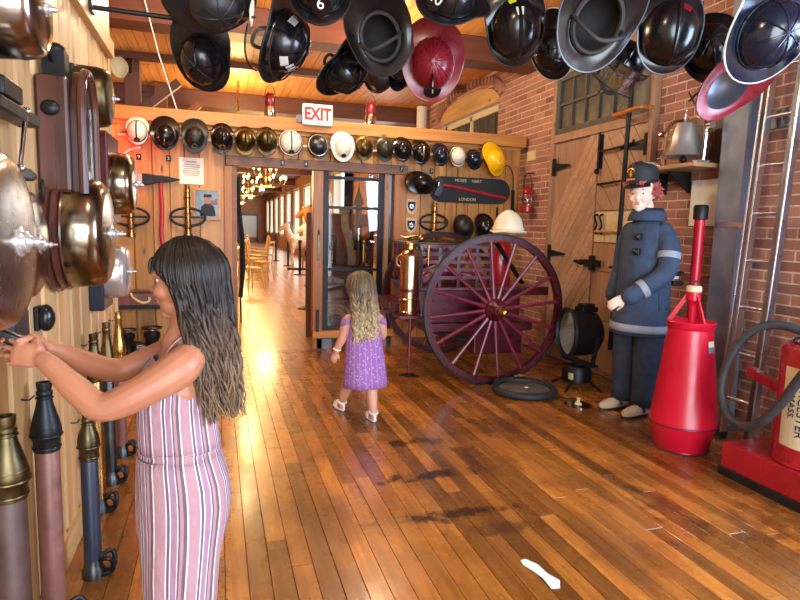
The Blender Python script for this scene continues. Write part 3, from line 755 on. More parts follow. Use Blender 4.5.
q.rows(g, closed=False); q.build('sticker_band', 'column_paint', t, 0)

# aluminium ladder against the brick wall
t = thing('ladder', 'aluminium extension ladder leaning against the brick wall', 'ladder', (3.22, 2.94, 0))
def LP(z): return .03 + z*.058
for y, w_ in ((.10, .014), (.145, .014), (-.10, .04)):
    MB().bar((LP(.02), y, .02), (LP(2.9), y, 2.9), .05, w_, up=(0,1,0)).build('rail', 'aluminium' if y > 0 else 'steel_grey', t, 0, .003)
MB().bar((LP(.02)-.012, -.128, .02), (LP(2.9)-.012, -.128, 2.9), .05, .014, up=(0,1,0)).build('rail', 'aluminium', t, 0, .003)
for i in range(9): MB().cyl((LP(.28+.305*i), -.10, .28+.305*i), (LP(.28+.305*i), .12, .28+.305*i), .013, n=10).build('rung', 'aluminium', t)
for y in (.12, -.11): MB().box((LP(0), y, .02), (.06, .06, .04)).build('foot', 'rubber', t, 0)

# red hand pump at the right edge
t = thing('chemical_pump', 'red cylindrical chemical pump with cream label on red box base', 'pump', (3.06, 2.10, 0))
T0 = Matrix.Translation((-3.06, -2.10, 0))
MB(T0).bb(2.74, 3.30, 1.45, 2.56, 0, .19).build('base', 'red_paint', t, 0, .008)
MB(T0).bb(2.73, 3.31, 1.44, 2.57, 0, .05).build('skirt', 'iron_dark', t, 0, .004)
BX, BY, BR = -.05, .07, .24
MB(Matrix.Translation((BX, BY, 0))).lathe([(BR, .19), (BR+.008, .195), (BR, .21), (BR, .78), (BR-.01, .80), (BR-.06, .82), (0, .825)], 48).build('body', 'red_paint', t)
MB(Matrix.Translation((BX, BY, 0))).lathe([(BR-.04, .822), (BR-.05, .835), (.05, .845), (0, .845)], 40).build('lid', 'chrome', t)
q = MB(); q.cyl((-.12, .20, .86), (-.02, -.4, .88), .018); q.box((-.11, .15, .87), (.05, .05, .05)); q.cyl((-.06, -.1, .83), (-.06, -.1, .95), .02); q.build('pipe_fitting', 'chrome', t)
def bodypt(p, a0, z0, off=.002, rot=True):
    u, v_ = (-p.y, -p.x) if rot else (p.x, p.y)
    a = a0 - u/BR if rot else a0 + u/BR
    return V((BX + (BR+off+p.z)*cos(a), BY + (BR+off+p.z)*sin(a), z0 + v_))
A0 = rad(188); q = MB()
q.rows([[V((BX+(BR+.0015)*cos(A0+rad(-28+2.4*i)), BY+(BR+.0015)*sin(A0+rad(-28+2.4*i)), z)) for i in range(31)] for z in (.29, .70)], closed=False); q.build('label', 'label_cream', t, 0)
for s_, sz, da, z0, mt_ in (('WORCESTER', .062, -1, .53, 'ink'), ('MASS.', .05, -14, .50, 'ink'), ('ROCKWOOD', .072, 28, .495, 'maroon_light'), ('SPRINKLER CO.', .028, 13, .46, 'ink')):
    text(s_, sz, None, mt_, t, bend=lambda p, da=da, z0=z0: V((BX+(BR+.003+p.z)*cos(A0+rad(da)+p.y/BR), BY+(BR+.003+p.z)*sin(A0+rad(da)+p.y/BR), z0-p.x)))
MB().bar((-.2, .22, .55), (-.12, .50, .58), .05, .05).build('pump_lever', 'red_paint', t, 0, .004)
H = [(-.12, .20, .86), (-.16, .31, .88), (-.22, .41, .84), (-.27, .49, .70), (-.30, .52, .52), (-.32, .47, .38), (-.335, .36, .325), (-.34, .24, .36), (-.34, .12, .50), (-.335, .02, .68), (-.32, -.08, .82), (-.2, -.2, .88)]
MB().tube(spline(H, 6), .024, 12).build('hose', 'hose_grey', t)
# red door edge at the far right
tag(MB().bb(3.45, 3.495, 2.12, 2.62, .25, 2.0).build('red_panel', 'maroon_light', smooth=0, bevel=.004), 'faded red wooden panel on bricks behind the chemical pump', 'panel')
# ---------------------------------------------------------------- hose cart
def make_wheel(R_, par, loc, face):
    w_ = MB(); F = Matrix.Translation(loc) @ Matrix(((1,0,0,0),(0,0,face,0),(0,1,0,0),(0,0,0,1)))
    w_.T = F
    w_.lathe([(R_-.06, -.022), (R_-.018, -.024), (R_-.018, .024), (R_-.06, .022), (R_-.06, -.022)], 64); wh = w_.build('wheel', 'maroon', par)
    q = MB(F); q.lathe([(R_-.018, -.03), (R_, -.028), (R_, .028), (R_-.018, .03), (R_-.018, -.03)], 64); q.build('tyre', 'steel_grey' if False else 'iron_dark', wh)
    q = MB(F); q.lathe([(0, -.13), (.05, -.13), (.06, -.10), (.09, -.04), (.10, -.03), (.10, .03), (.09, .05), (.06, .10), (.055, .13), (0, .13)], 28); q.build('hub', 'maroon', wh)
    q = MB(F); q.lathe([(.042, .13), (.046, .135), (.044, .17), (.03, .185), (.028, .21), (.015, .22), (0, .22)], 20); q.build('hub_cap', 'brass', wh)
    sp = None
    for k in range(16):
        a = 2*pi*k/16 + .1; d = V((cos(a), sin(a), 0))
        q = MB(F); q.tube([d*.08, d*.14, d*.2, d*(R_*.6), d*(R_-.05)], [.022, .020, .016, .014, .018], 8); q.build('spoke', 'maroon_light', wh)
    return wh
t = thing('hose_cart', 'maroon two-wheeled fire hose cart with tall spoked wheels and slatted basket', 'cart', (2.31, 5.33, 0))
T0 = Matrix.Translation((-2.31, -5.33, 0))
make_wheel(.66, t, (0, -.68, .66), -1); make_wheel(.66, t, (.02, .68, .66), 1)
MB(T0).cyl((2.31, 4.64, .66), (2.33, 6.02, .66), .028).build('axle', 'iron_dark', t)
MB(T0).bb(1.78, 2.85, 4.92, 5.74, .42, .50).build('chassis', 'maroon', t, 0, .008)
mb = MB(T0); mb.prism([(1.74, .50), (2.72, .50), (2.72, .80), (1.70, .80)], 4.95, 5.71, Matrix(((1,0,0,0),(0,0,1,0),(0,1,0,0),(0,0,0,1)))); mb.build('body', 'maroon', t, 0, .01)
MB(T0).bb(1.68, 2.76, 4.90, 5.76, .80, .83).build('body_rail', 'worn_maroon', t, 0, .006)
MB(T0).bb(2.30, 2.80, 5.02, 5.62, .18, .42).build('lower_box', 'maroon', t, 0, .01)
# slatted hose basket
for z in (.90, .97, 1.04, 1.11, 1.18):
    for y in (4.94, 5.70): MB(T0).bb(1.70, 2.42, y-.008, y+.008, z, z+.03).build('slat', 'worn_maroon', t, 0)
for x in (1.72, 1.9, 2.08, 2.26, 2.40):
    for y in (4.952, 5.688): MB(T0).bb(x-.015, x+.015, y-.012, y+.012, .83, 1.22).build('stake', 'maroon', t, 0)
mb = MB(T0)
for y in (4.94, 5.70): mb.cyl((1.68, y, 1.22), (2.44, y, 1.22), .012)
for x in (1.70, 2.42): mb.cyl((x, 4.94, 1.22), (x, 5.70, 1.22), .012)
mb.build('basket_rail', 'old_brass', t)
for k in range(9):     # crossed lattice at the front of the basket
    y = 4.98 + k*.085
    MB(T0).bar((1.70, y, .86), (1.70, min(y+.18, 5.70), 1.2), .012, .02, up=(1,0,0)).build('lattice', 'worn_maroon', t, 0)
mb = MB(T0); rr = random.Random(4)
for k in range(5): mb.tube(spline([(1.78, 5.05+k*.14, .87), (1.95, 5.02+k*.14, .95+rr.uniform(0, .08)), (2.15, 5.08+k*.12, .93+rr.uniform(0, .1)), (2.36, 5.02+k*.14, .90)], 6), .042, 10)
tag(mb.build('fire_hose', 'maroon_light', None), 'folded dark red fire hose lying in the cart basket', 'hose').location = (2.31, 5.33, 0)
MB(T0).lathe([(.10, 0), (.115, .02), (.115, .36), (.09, .41), (.03, .43), (0, .43)], 26, Matrix.Translation((2.60, 5.18, .83))).build('tank', 'red_paint', t)
mb = MB(T0); mb.bar((2.42, 4.9, 1.24), (2.75, 4.98, .86), .05, .02); mb.build('diagonal_strap', 'iron_black', t, 0)
mb = MB(T0)
for s_ in (5.08, 5.58): mb.tube(spline([(1.85, s_, .42), (2.1, s_, .34), (2.31, s_, .30), (2.5, s_, .34), (2.78, s_, .42)], 5), .018, 8)
mb.build('leaf_spring', 'iron_dark', t)
mb = MB(T0); mb.bb(1.50, 1.80, 4.98, 5.68, .60, .68); mb.bar((1.70, 5.33, .60), (1.25, 5.33, .50), .05, .05); mb.build('drawbar', 'maroon', t, 0, .006)
mb = MB(T0); mb.bb(2.72, 3.05, 5.0, 5.66, .74, .82); mb.build('rear_step', 'maroon', t, 0, .006)
mb = MB(T0); mb.cyl((1.665, 5.04, .64), (1.665, 5.04, .03), .016, .012); mb.cyl((1.665, 5.04, .2), (1.665, 5.04, .26), .02); mb.build('prop_leg', 'maroon_light', t)
mb = MB(T0); mb.prism([(-.10, 0), (-.02, .03), (.02, .03), (.10, 0), (.09, -.0), (.0, .012), (-.09, 0)], -.02, .02, Matrix.Translation((1.665, 5.04, 0)) @ Matrix(((cos(.6),0,-sin(.6),0),(-sin(.6),0,-cos(.6),0),(0,1,0,0),(0,0,0,1)))); mb.build('prop_foot', 'iron_black', t)
mb = MB(T0)
for y in (5.1, 5.3, 5.5): mb.cyl((1.72, y, .80), (1.70, y, 1.0), .03, .028); mb.ell((1.70, y, 1.02), (.03, .03, .03))
mb.build('valve_bank', 'worn_maroon', t)
MB(T0).bb(1.48, 1.72, 4.77, 5.0, .570, .5985).build('extinguisher_shelf', 'maroon', t, 0, .004)
# lantern bracket, brass fittings on the front rail
mb = MB(T0); mb.tube(spline([(1.72, 4.95, 1.24), (1.72, 5.05, 1.28), (1.70, 5.3, 1.26), (1.71, 5.5, 1.27)], 5), .012, 8); mb.cyl((1.78, 4.92, 1.2), (1.78, 4.92, 1.02), .010); mb.ell((1.72, 4.96, 1.26), (.03, .03, .03)); mb.build('brass_fitting', 'brass', t)

t = thing('fire_extinguisher', 'polished copper fire extinguisher mounted on the end of the hose cart', 'extinguisher', (1.585, 4.855, .60))
MB().lathe([(.078, 0), (.084, .008), (.084, .03), (.08, .035), (.08, .12), (.084, .125), (.084, .14), (.08, .145), (.08, .50), (.07, .54), (.045, .565), (.04, .57), (0, .57)], 36).build('cylinder', 'copper', t)
MB().lathe([(.042, .565), (.05, .57), (.05, .60), (.055, .605), (.055, .62), (.035, .63), (0, .63)], 28).build('cap', 'brass', t)
mb = MB(); mb.tube(spline([(-.07, 0, .52), (-.11, 0, .5), (-.115, 0, .44), (-.085, 0, .42)], 4), .008, 8); mb.build('handle', 'brass', t)
mb = MB(); mb.tube(spline([(.04, 0, .6), (.10, .02, .58), (.12, .02, .4), (.10, .02, .2)], 5), .009, 8); mb.build('hose', 'rubber', t)
MB().lathe([(.085, .20), (.089, .20), (.089, .23), (.085, .23), (.085, .20)], 30).build('band', 'maroon', t)

# black searchlight
t = thing('searchlight', 'black drum searchlight on a low stand beside the carriage doors', 'lamp', (2.985, 4.36, 0))
t.scale = (1.06,)*3; F = frame((0.02, 0, .46), (-.98, .17, .03))
MB(F).lathe([(0, -.04), (.05, -.035), (.11, -.005), (.16, .05), (.184, .115), (.185, .13), (.20, .13), (.205, .12), (.19, .10), (.185, -.02), (.17, -.10), (.10, -.15), (0, -.155)], 36).build('drum', 'iron_black', t)
MB(F).lathe([(.178, .13), (.188, .145), (.205, .14), (.205, .12), (.178, .12), (.178, .13)], 36).build('bezel', 'iron_dark', t)
MB(F).lathe([(.175, .115), (.15, .06), (.10, .01), (.04, -.02), (0, -.025)], 32).build('reflector', 'reflective', t)
MB(F).lathe([(0, .135), (.10, .132), (.178, .124)], 32).build('lens', 'lamp_glass', t)
MB(F).ell((0, 0, .05), (.02, .02, .04)).build('lamp_bulb', 'white_paint', t)
mb = MB(); mb.bb(-.02, .12, -.06, .06, .635, .675); mb.bb(.0, .10, -.05, .05, .675, .70); mb.build('vent_cap', 'iron_black', t, 30, .006); MB().cyl((.15, 0, .46), (.21, 0, .45), .03, .02).build('rear_knob', 'iron_black', t)
mb = MB(); mb.bar((.02, -.22, .46), (.02, -.17, .22), .03, .02); mb.bar((.02, .22, .46), (.02, .17, .22), .03, .02); mb.bb(-.02, .06, -.19, .19, .21, .23); mb.cyl((.02, 0, .1), (.02, 0, .22), .05); mb.build('yoke', 'iron_dark', t, 30)
mb = MB(); mb.lathe([(.11, .06), (.12, .065), (.12, .15), (.10, .19), (.05, .20), (0, .20)], 24); mb.build('base', 'iron_black', t)
MB().box((-.10, -.06, .12), (.02, .05, .05)).build('plate', 'cream_board', t, 0)
for a in (215, 300, 20, 120):
    c_ = V((cos(rad(a)), sin(rad(a)), 0)); MB().tube([c_*.09+V((0,0,.09)), c_*.15+V((0,0,.05)), c_*.22+V((0,0,.012))], .011, 8).build('leg', 'iron_black', t)

# flat coil of suction hose with strainer disc
t = thing('suction_hose', 'flat coil of black suction hose around a grey disc on the floor', 'hose', (2.45, 4.31, 0))
MB().lathe([(0, 0), (.20, 0), (.215, .01), (.215, .035), (.20, .045), (.03, .05), (0, .05)], 40).build('disc', 'disc_grey', t)
mb = MB(); mb.tube([(.245*cos(a*pi/24+.9), .245*sin(a*pi/24+.9), .034 + .022*max(0, (a-40)/20)) for a in range(0, 60)], .030, 12); mb.build('coil', 'rubber', t)
mb = MB(); mb.cyl((.06, .235, .085), (.10, .215, .09), .03, .034); mb.cyl((.02, .24, .08), (.06, .235, .085), .024); mb.build('coupling', 'old_brass', t)
MB().bb(-.01, .02, -.03, -.01, .05, .056).build('tag', 'white_paint', t, 0)
# cream helmet on top of the wheel
# ---------------------------------------------------------------- helmets
STY = {  # half length, half width, crown height, brim front/side/rear, rear droop, ridges, fin height
 'leather': (.128, .108, .125, .050, .034, .115, .050, 8, 0),
 'wide':    (.130, .112, .120, .055, .050, .110, .045, 8, 0),
 'duck':    (.125, .108, .120, .030, .016, .075, .050, 0, .012),
 'round':   (.130, .118, .135, .030, .012, .030, .015, 0, .006),
 'comb':    (.125, .105, .140, .045, .010, .055, .030, 0, .034),
 'bowl':    (.130, .120, .120, .022, .020, .024, .006, 0, .010)}
HN = 40
def helmet(name, label, loc, u, f, style, shell, group, s=1.0, trim='iron_dark', fin=None, badge=None, band=None, shield=None, stxt=None, strap=False, visor=None, hang=None, tape=None, cat='helmet', inside='liner', neck=False, ridge=None, ribs=0):
    a, b, h, ef, es, er, dr, nr, fh = STY[style]; nr = ribs or nr
    u = V(u).normalized(); f = V(f); f = (f-u*f.dot(u)).normalized(); y = u.cross(f)
    Mx = Matrix((f, y, u)).transposed()
    t = thing(name, label, cat, loc, Mx.to_euler(), group); t.scale = (s,)*3
    def ext(th): c = cos(th); return (ef*max(c, 0)**1.5 + er*max(-c, 0)**1.3 + es*(1-abs(c))) if c > 0 else er*abs(c)**1.3 + es*(1-abs(c)**1.3)
    def dome(th, q, k=1.0):      # q 0 rim .. 1 apex
        cq = cos(q*pi/2)**.80; sq = sin(q*pi/2); return V((a*k*cq*cos(th), b*k*cq*sin(th), h*k*sq))
    def brim(th, q, dz=0):
        c = cos(th); r0 = dome(th, 0); d = V((cos(th)/a, sin(th)/b, 0)).normalized() if False else V((cos(th), sin(th), 0))
        drop = -(dr*max(-c, 0)**1.2 + .25*dr*max(c, 0))*q**1.4 + (.012*abs(sin(th))*q)
        return r0 + d*ext(th)*q + V((0, 0, drop+dz))
    rw = []; th = [2*pi*i/HN for i in range(HN)]
    for q in (.985, .9, .78, .64, .48, .32, .16, .04, 0): rw.append([dome(t_, q) for t_ in th])
    for q in (.3, .65, 1.0): rw.append([brim(t_, q) for t_ in th])
    for q in (1.0, .6, .1): rw.append([brim(t_, q, -.006) for t_ in th])
    mb = MB(); mb.rows(rw, cap0=True); 
    ri = []
    for q in (0, .2, .45, .7, .9, .985): ri.append([dome(t_, q, .94) for t_ in th])
    last = rw[-1]; mb.rows([last, ri[0]]); mb.build('shell', shell, t, 50)
    MB().rows(ri, cap1=True).build('liner', inside, t, 60)
    # edge beading
    MB().tube([brim(t_, 1.0, -.003) for t_ in th], .0042, 6, True).build('brim_edge', trim, t)
    if nr:
        mb = MB()
        for k in range(nr):
            tk = 2*pi*(k+.0)/nr; mb.tube([dome(tk, q, 1.004) for q in (.02, .2, .4, .6, .8, .97)], [.003, .004, .0045, .0045, .004, .003], 6)
        mb.build('crown_ridge', ridge or shell, t)
        MB().tube([dome(t_, .03, 1.012) for t_ in th], .004, 6, True).build('band', shell if not band else band, t)
    if fh:
        rows_ = []
        for k in range(15):
            q = k/14; ph = lerp(.10, pi-.10, q); base = V((a*cos(ph)*.99, 0, h*sin(ph)**.9*.98)); top = base + V((cos(ph), 0, sin(ph)))*fh*(sin(ph)**.5)
            w_ = .011; rows_.append([base+V((0, w_, 0)), lerp(base, top, .7)+V((0, w_*.55, 0)), top, lerp(base, top, .7)-V((0, w_*.55, 0)), base-V((0, w_, 0))])
        MB().rows(rows_, closed=True, cap0=True, cap1=True).build('comb', fin or shell, t)
    if band and not nr: MB().tube([dome(t_, .10, 1.01) for t_ in th], .007, 6, True).build('band', band, t)
    if badge:
        p = dome(0, .33, 1.02); n = V((1, 0, .45)).normalized(); F = frame(p, n)
        MB(F).lathe([(.034, -.004), (.034, .004), (.026, .006), (.024, .003), (0, .004)], 20).build('badge', badge, t)
        mb = MB(F)
        for k in range(8): mb.bar((0, 0, .004), (.026*cos(k*pi/4), .026*sin(k*pi/4), .005), .006, .004)
        mb.build('badge_star', 'iron_black' if badge != 'iron_black' else 'silver', t)
    if shield:
        F = frame((a+.018, 0, .075), V((1, 0, .30)), V((0, 1, 0)))
        mb = MB(F); mb.prism([(-.045, .055), (-.02, .06), (0, .068), (.02, .06), (.045, .055), (.042, 0), (.03, -.045), (0, -.065), (-.03, -.045), (-.042, 0)], 0, .006); mb.build('front_shield', shield, t)
        if stxt: text(stxt, .07, F @ Matrix.Translation((0, -.004, .0075)), 'white_paint', t, 'shield_number')
        mb = MB(); mb.tube(spline([(a*.5, 0, h*.9), (a*.8, 0, h*1.05), (a+.02, 0, h*1.0), (a+.03, 0, .12)], 4), .006, 6); mb.build('shield_holder', 'old_brass', t)
    if strap:
        mb = MB()
        for k in (0, 1): pass
        mb.tube(spline([(0, b*.92, .01), (.02, b*.8, -.07), (.05, .02, -.13), (.02, -b*.8, -.07), (0, -b*.92, .01)], 6), .009, 6); mb.build('chin_strap', 'strap', t)
        MB().tube([dome(t_, .05, .86)+V((0, 0, -.012)) for t_ in th], .010, 6, True).build('head_band', 'strap', t)
    if visor:
        rws = []
        for z in (.03, -.03, -.09): rws.append([V(((a+.035-.1*abs(z-.03))*cos(k*pi/9), (b+.03)*sin(k*pi/9), z)) for k in range(-4, 5)])
        MB().rows(rws, closed=False).build('visor', visor, t); 
        for k in (0, 2): MB().tube(rws[k], .004, 6).build('visor_edge', 'iron_dark', t)
    if neck:
        rws = []
        for q in range(5): rws.append([brim(pi*.6+pi*.8*k/10, .35)+V((.0, 0, -.035*q)) for k in range(11)])
        MB().rows(rws, closed=False).build('neck_flap', 'dark_cloth', t)
    if tape:
        for (t0, z0, mt_) in tape:
            rws = [[dome(t0-.22+.44*k/5, z_, 1.012) for k in range(6)] for z_ in (z0-.10, z0, z0+.10)]
            MB().rows(rws, closed=False).build('reflective_patch', mt_, t)
    if hang:
        p = Mx.inverted() @ (V(hang)-V(loc))/s; q = V((-a-er*.85, 0, -dr*.8))
        mb = MB(); mb.tube([q, q+(p-q)*.02, p], .0022, 5); mb.build('hanging_wire', 'iron_dark', t)
    return t
WG = 'helmets hung in a row along the top of the partition'
U = (0, -1, .16); D = (0, -.1, -1)
row = [(-.71, 2.19, 'duck', 'helmet_white', 'cream helmet with grey comb and black star at the left end of the row', dict(fin='strap', band='iron_black', badge='iron_black')),
 (-.465, 2.18, 'wide', 'helmet_black', 'big glossy black helmet next to the cream one above the axe', dict(shield='helmet_black')),
 (-.195, 2.17, 'leather', 'helmet_black_matt', 'matt black ribbed helmet with small badge above the paper notice', dict(badge='silver')),
 (.06, 2.18, 'comb', 'helmet_black', 'glossy black helmet with upright comb left of two bronze helmets', dict(badge='gold_badge')),
 (.28, 2.17, 'comb', 'bronze', 'plain bronze comb helmet next to the glossy black combed helmet', {}),
 (.49, 2.18, 'comb', 'old_brass', 'tarnished brass comb helmet with badge beside the white brimmed helmet', dict(badge='old_brass')),
 (.73, 2.18, 'bowl', 'helmet_white', 'white wide-brimmed helmet with black comb stripe and round badge', dict(fin='iron_black', band='iron_black', badge='silver')),
 (1.01, 2.17, 'round', 'gunmetal', 'grey metal helmet with ridge hanging below the exit sign', dict(band='nickel')),
 (1.27, 2.16, 'wide', 'helmet_white', 'all white ribbed helmet with wide brim right of exit sign', dict(badge='iron_black')),
 (1.50, 2.18, 'comb', 'bronze', 'dark bronze comb helmet beside the white ribbed helmet', {}),
 (1.73, 2.18, 'comb', 'helmet_green', 'dull green comb helmet above the glass case', {}),
 (1.93, 2.18, 'duck', 'helmet_black', 'plain glossy black helmet beside the dull green one', {}),
 (2.14, 2.16, 'duck', 'helmet_black', 'black helmet with broad silver stripe over the wooden shields', dict(fin='silver', strap=True)),
 (2.37, 2.15, 'duck', 'helmet_navy', 'dark navy helmet between silver-striped and white helmets', dict(band='old_brass')),
 (2.57, 2.15, 'round', 'helmet_white', 'small white helmet with dark band above the plaque', dict(band='iron_black')),
 (2.77, 2.13, 'round', 'helmet_navy', 'smooth navy helmet next to the yellow helmet', dict(band='strap'))]
hwid = [STY[r[2]][1]+STY[r[2]][4] for r in row]
for i, (x, z, st, sh, lb, kw) in enumerate(row):
    sc_ = min([.97] + [.935*abs(row[j][0]-x)/(hwid[i]+hwid[j]) for j in (i-1, i+1) if 0 <= j < len(row)])
    helmet('fire_helmet', lb, (x, 6.25, z), U, D, st, sh, WG, sc_, **kw)
helmet('fire_helmet', 'bright yellow brimmed fire helmet at the right end of the row', (3.02, 6.23, 2.12), (.25, -1, .10), (.35, -.1, -1), 'leather', 'helmet_yellow', WG, .95, ridge='helmet_yellow', strap=True)
# rail with hooks the row hangs on
t = thing('helmet_rail', 'white rail running behind the row of helmets', 'rail', (1.2, 6.385, 2.17))
mb = MB(); mb.bb(-2.1, 1.75, -.012, .012, -.008, .012); mb.build('rail', 'white_paint', t, 0)
for x, *_ in row: MB().cyl((x-1.2, .0, .0), (x-1.2, -.125, .03), .006, n=8).build('hook', 'iron_dark', t)
# numbered metal tags under some helmets
for x, z, n, un in ((-.72, 1.97, '9', 'cream starred helmet'), (-.45, 1.97, '2', 'big glossy black helmet above the axe'), (.66, 1.985, '5', 'white helmet with black comb'), (.90, 1.985, '4', 'grey ridged helmet'), (1.95, 1.985, '7', 'plain black helmet near the green one'), (2.32, 1.99, '3', 'dark navy helmet')):
    yb = 6.40 if x < 0 or x > 2.03 else 6.35
    t = thing('number_tag', 'small black tag numbered %s under the %s' % (n, un), 'tag', (x, yb, z))
    MB().bb(-.022, .022, -.006, 0, -.03, .03).build('plate', 'iron_black', t, 0); text(n, .045, Matrix(((1,0,0,0),(0,0,-1,-.0072),(0,1,0,0),(0,0,0,1))), 'white_paint', t, 'digit')

# other helmets on the partition
SG = 'helmets hung low beside the plaque'
helmet('fire_helmet', 'black helmet with silver front plate left of the plaque with the axe', (2.17, 6.26, 1.84), (.25, -1, .25), (1, .2, -.15), 'duck', 'helmet_black', SG, .98, shield='silver')
helmet('fire_helmet', 'round dark green helmet below the plaque', (2.70, 6.32, 1.37), U, D, 'round', 'helmet_black_matt', SG, .95, fin='helmet_green')
helmet('fire_helmet', 'black helmet with pale front badge right of the round dark green one', (2.97, 6.32, 1.37), U, D, 'duck', 'helmet_black', SG, .9, badge='gold_badge')
helmet('sun_helmet', 'cream canvas sun helmet resting on top of the near cart wheel', (2.40, 4.64, 1.335), (.03, 0, 1), (-1, -.3, 0), 'bowl', 'helmet_cream', None, 1.12, fin='helmet_cream', trim='helmet_cream', band='helmet_cream', ridge='helmet_cream').scale = (1.05, 1.05, 1.5)

MXZ = lambda y: Matrix(((1,0,0,0),(0,0,-1,y),(0,1,0,0),(0,0,0,1)))
# axe with red handle on the left part
def axe(label, loc, rot, s=1):
    t = thing('fire_axe', label, 'axe', loc, rot); t.scale = (s,)*3
    mb = MB(MXZ(-.03)); mb.prism([(-.16, .045), (-.15, .05), (-.02, .035), (.06, .03), (.17, .008), (.17, .0), (.06, -.025), (-.02, -.03), (-.13, -.06), (-.16, -.055)], -.018, .018); mb.build('axe_head', 'iron_dark', t, 30, .004)
    mb = MB(MXZ(-.03)); mb.prism([(-.195, .04), (-.16, .045), (-.16, -.055), (-.195, -.05), (-.20, 0)], -.008, .008); mb.build('cutting_edge', 'nickel', t, 30)
    P = spline([(0, -.03, .04), (0, -.03, -.1), (.004, -.03, -.3), (-.006, -.03, -.5), (.01, -.03, -.64)], 5)
    rws = [[p+V((.019*cos(a), .013*sin(a), 0)) for a in [2*pi*k/12 for k in range(12)]] for p in P]
    MB().rows(rws, cap0=True, cap1=True).build('handle', 'wood_red_handle', t)
    return t
axe('fire axe with red handle hung on the partition below the black helmets', (-.52, 6.385, 1.76), (0, 0, 0), 1.05)
# playpipes with ring handles
def playpipe(label, loc, L, s=1):
    t = thing('playpipe', label, 'nozzle', loc, (0, 0, 0), 'ring-handled playpipes on the partition')
    y = -.06
    mb = MB(Matrix.Translation((0, y, 0))); mb.lathe([(.03, 0), (.042, .003), (.042, .035), (.033, .04), (.033, .07), (.03, .08), (.024, L-.13), (.024, L-.08), (.03, L-.075), (.03, L-.05), (.024, L-.045), (.02, L), (.012, L), (.012, L-.05), (0, L-.05)], 24); mb.build('barrel', 'brass', t)
    for z in (L*.45, L*.75, .09): MB().ring((0, y, z), .031, .006, n=20).build('collar', 'old_brass', t)
    mb = MB(); mb.tube([(.165*cos(a), y+.012, .20+.088*sin(a)) for a in [2*pi*k/36 for k in range(36)]], .012, 10, True); mb.bb(-.15, .15, y-.004, y+.02, .19, .21); mb.build('ring_handle', 'iron_dark', t)
    mb = MB(); mb.bb(-.05, .05, -.035, 0, .1, .13); mb.build('wall_clip', 'iron_dark', t, 0)
playpipe('brass playpipe with ring handle left of the framed portrait', (-.275, 6.40, 1.20), .52)
playpipe('brass playpipe with ring handle left of the red-handled axe', (-.80, 6.40, 1.19), .42)
playpipe('brass playpipe with ring handle below the black plaque', (2.35, 6.40, 1.22), .42)
# notice and portrait
t = thing('paper_notice', 'printed paper notice pinned under the black helmets', 'notice', (-.235, 6.398, 1.86))
MB().bb(-.115, .115, -.004, 0, -.13, .13).build('sheet', 'paper', t, 0)
for k, (w_, z) in enumerate(((.10, .09), (.16, .06), (.17, .04), (.15, .02), (.17, -.0), (.16, -.02), (.13, -.04))): MB().bb(-w_/2, w_/2, -.006, -.004, z-.004, z+.004).build('print_line', 'print_grey', t, 0)
t = thing('framed_portrait', 'small framed portrait of a firefighter in dark uniform', 'picture', (-.09, 6.40, 1.535))
mb = MB(); mb.bb(-.135, -.11, -.025, 0, -.16, .16); mb.bb(.11, .135, -.025, 0, -.16, .16); mb.bb(-.11, .11, -.025, 0, .135, .16); mb.bb(-.11, .11, -.025, 0, -.16, -.135); mb.build('frame', 'board_trim_x', t, 0, .003)
MB().bb(-.11, .11, -.012, -.004, -.135, .135).build('picture', 'helmet_navy', t, 0)
mb = MB(MXZ(-.0125)); mb.prism([(-.07, -.12), (.08, -.12), (.07, -.03), (.03, .01), (-.02, .01), (-.06, -.03)], 0, .001); mb.build('uniform', 'ink', t, 0)
mb = MB(MXZ(-.0125)); mb.prism([(.005+.035*cos(a), .045+.045*sin(a)) for a in [2*pi*k/16 for k in range(16)]], 0, .002); mb.build('face', 'skin', t, 0)
mb = MB(MXZ(-.0125)); mb.prism([(-.035, .07), (.045, .07), (.04, .10), (-.03, .10)], 0, .003); mb.build('cap', 'ink', t, 0)
mb = MB(MXZ(-.0125)); mb.prism([(.03, .03), (.10, .06), (.10, .0), (.03, -.01)], 0, .0015); mb.build('flag', 'maroon_light', t, 0)
# plaque with presentation axe
t = thing('axe_plaque', 'long black rounded plaque carrying a red-handled axe', 'plaque', (2.80, 6.40, 1.795))
pl = [(.36+.145*cos(a), .145*sin(a)) for a in [-pi/2+pi*k/12 for k in range(13)]] + [(-.36+.145*cos(a), .145*sin(a)) for a in [pi/2+pi*k/12 for k in range(13)]]
MB(MXZ(0)).prism(pl, 0, .022).build('board', 'ink', t, 0, .004)
for s_, x_, z in (('MOSES', -.13, .105), ('HART', .07, .105), ('LONDON', -.04, -.105)): text(s_, .048, MXZ(-.0235) @ Matrix.Translation((x_, z, 0)), 'cream_board', t)
mb = MB(MXZ(-.04)); mb.prism([(-.45, .10), (-.40, .13), (-.36, .10), (-.35, .03), (-.36, -.04), (-.40, -.10), (-.46, -.07), (-.43, .02)], -.015, .015); mb.build('axe_head', 'gunmetal', t, 30, .004)
P = spline([(-.42, -.04, .05), (-.2, -.04, .03), (.1, -.04, -.02), (.3, -.04, -.05), (.44, -.04, -.075)], 6)
MB().rows([[p+V((0, .012*sin(a), .018*cos(a))) for a in [2*pi*k/12 for k in range(12)]] for p in P], cap0=True, cap1=True).build('axe_handle', 'wood_red_handle', t)
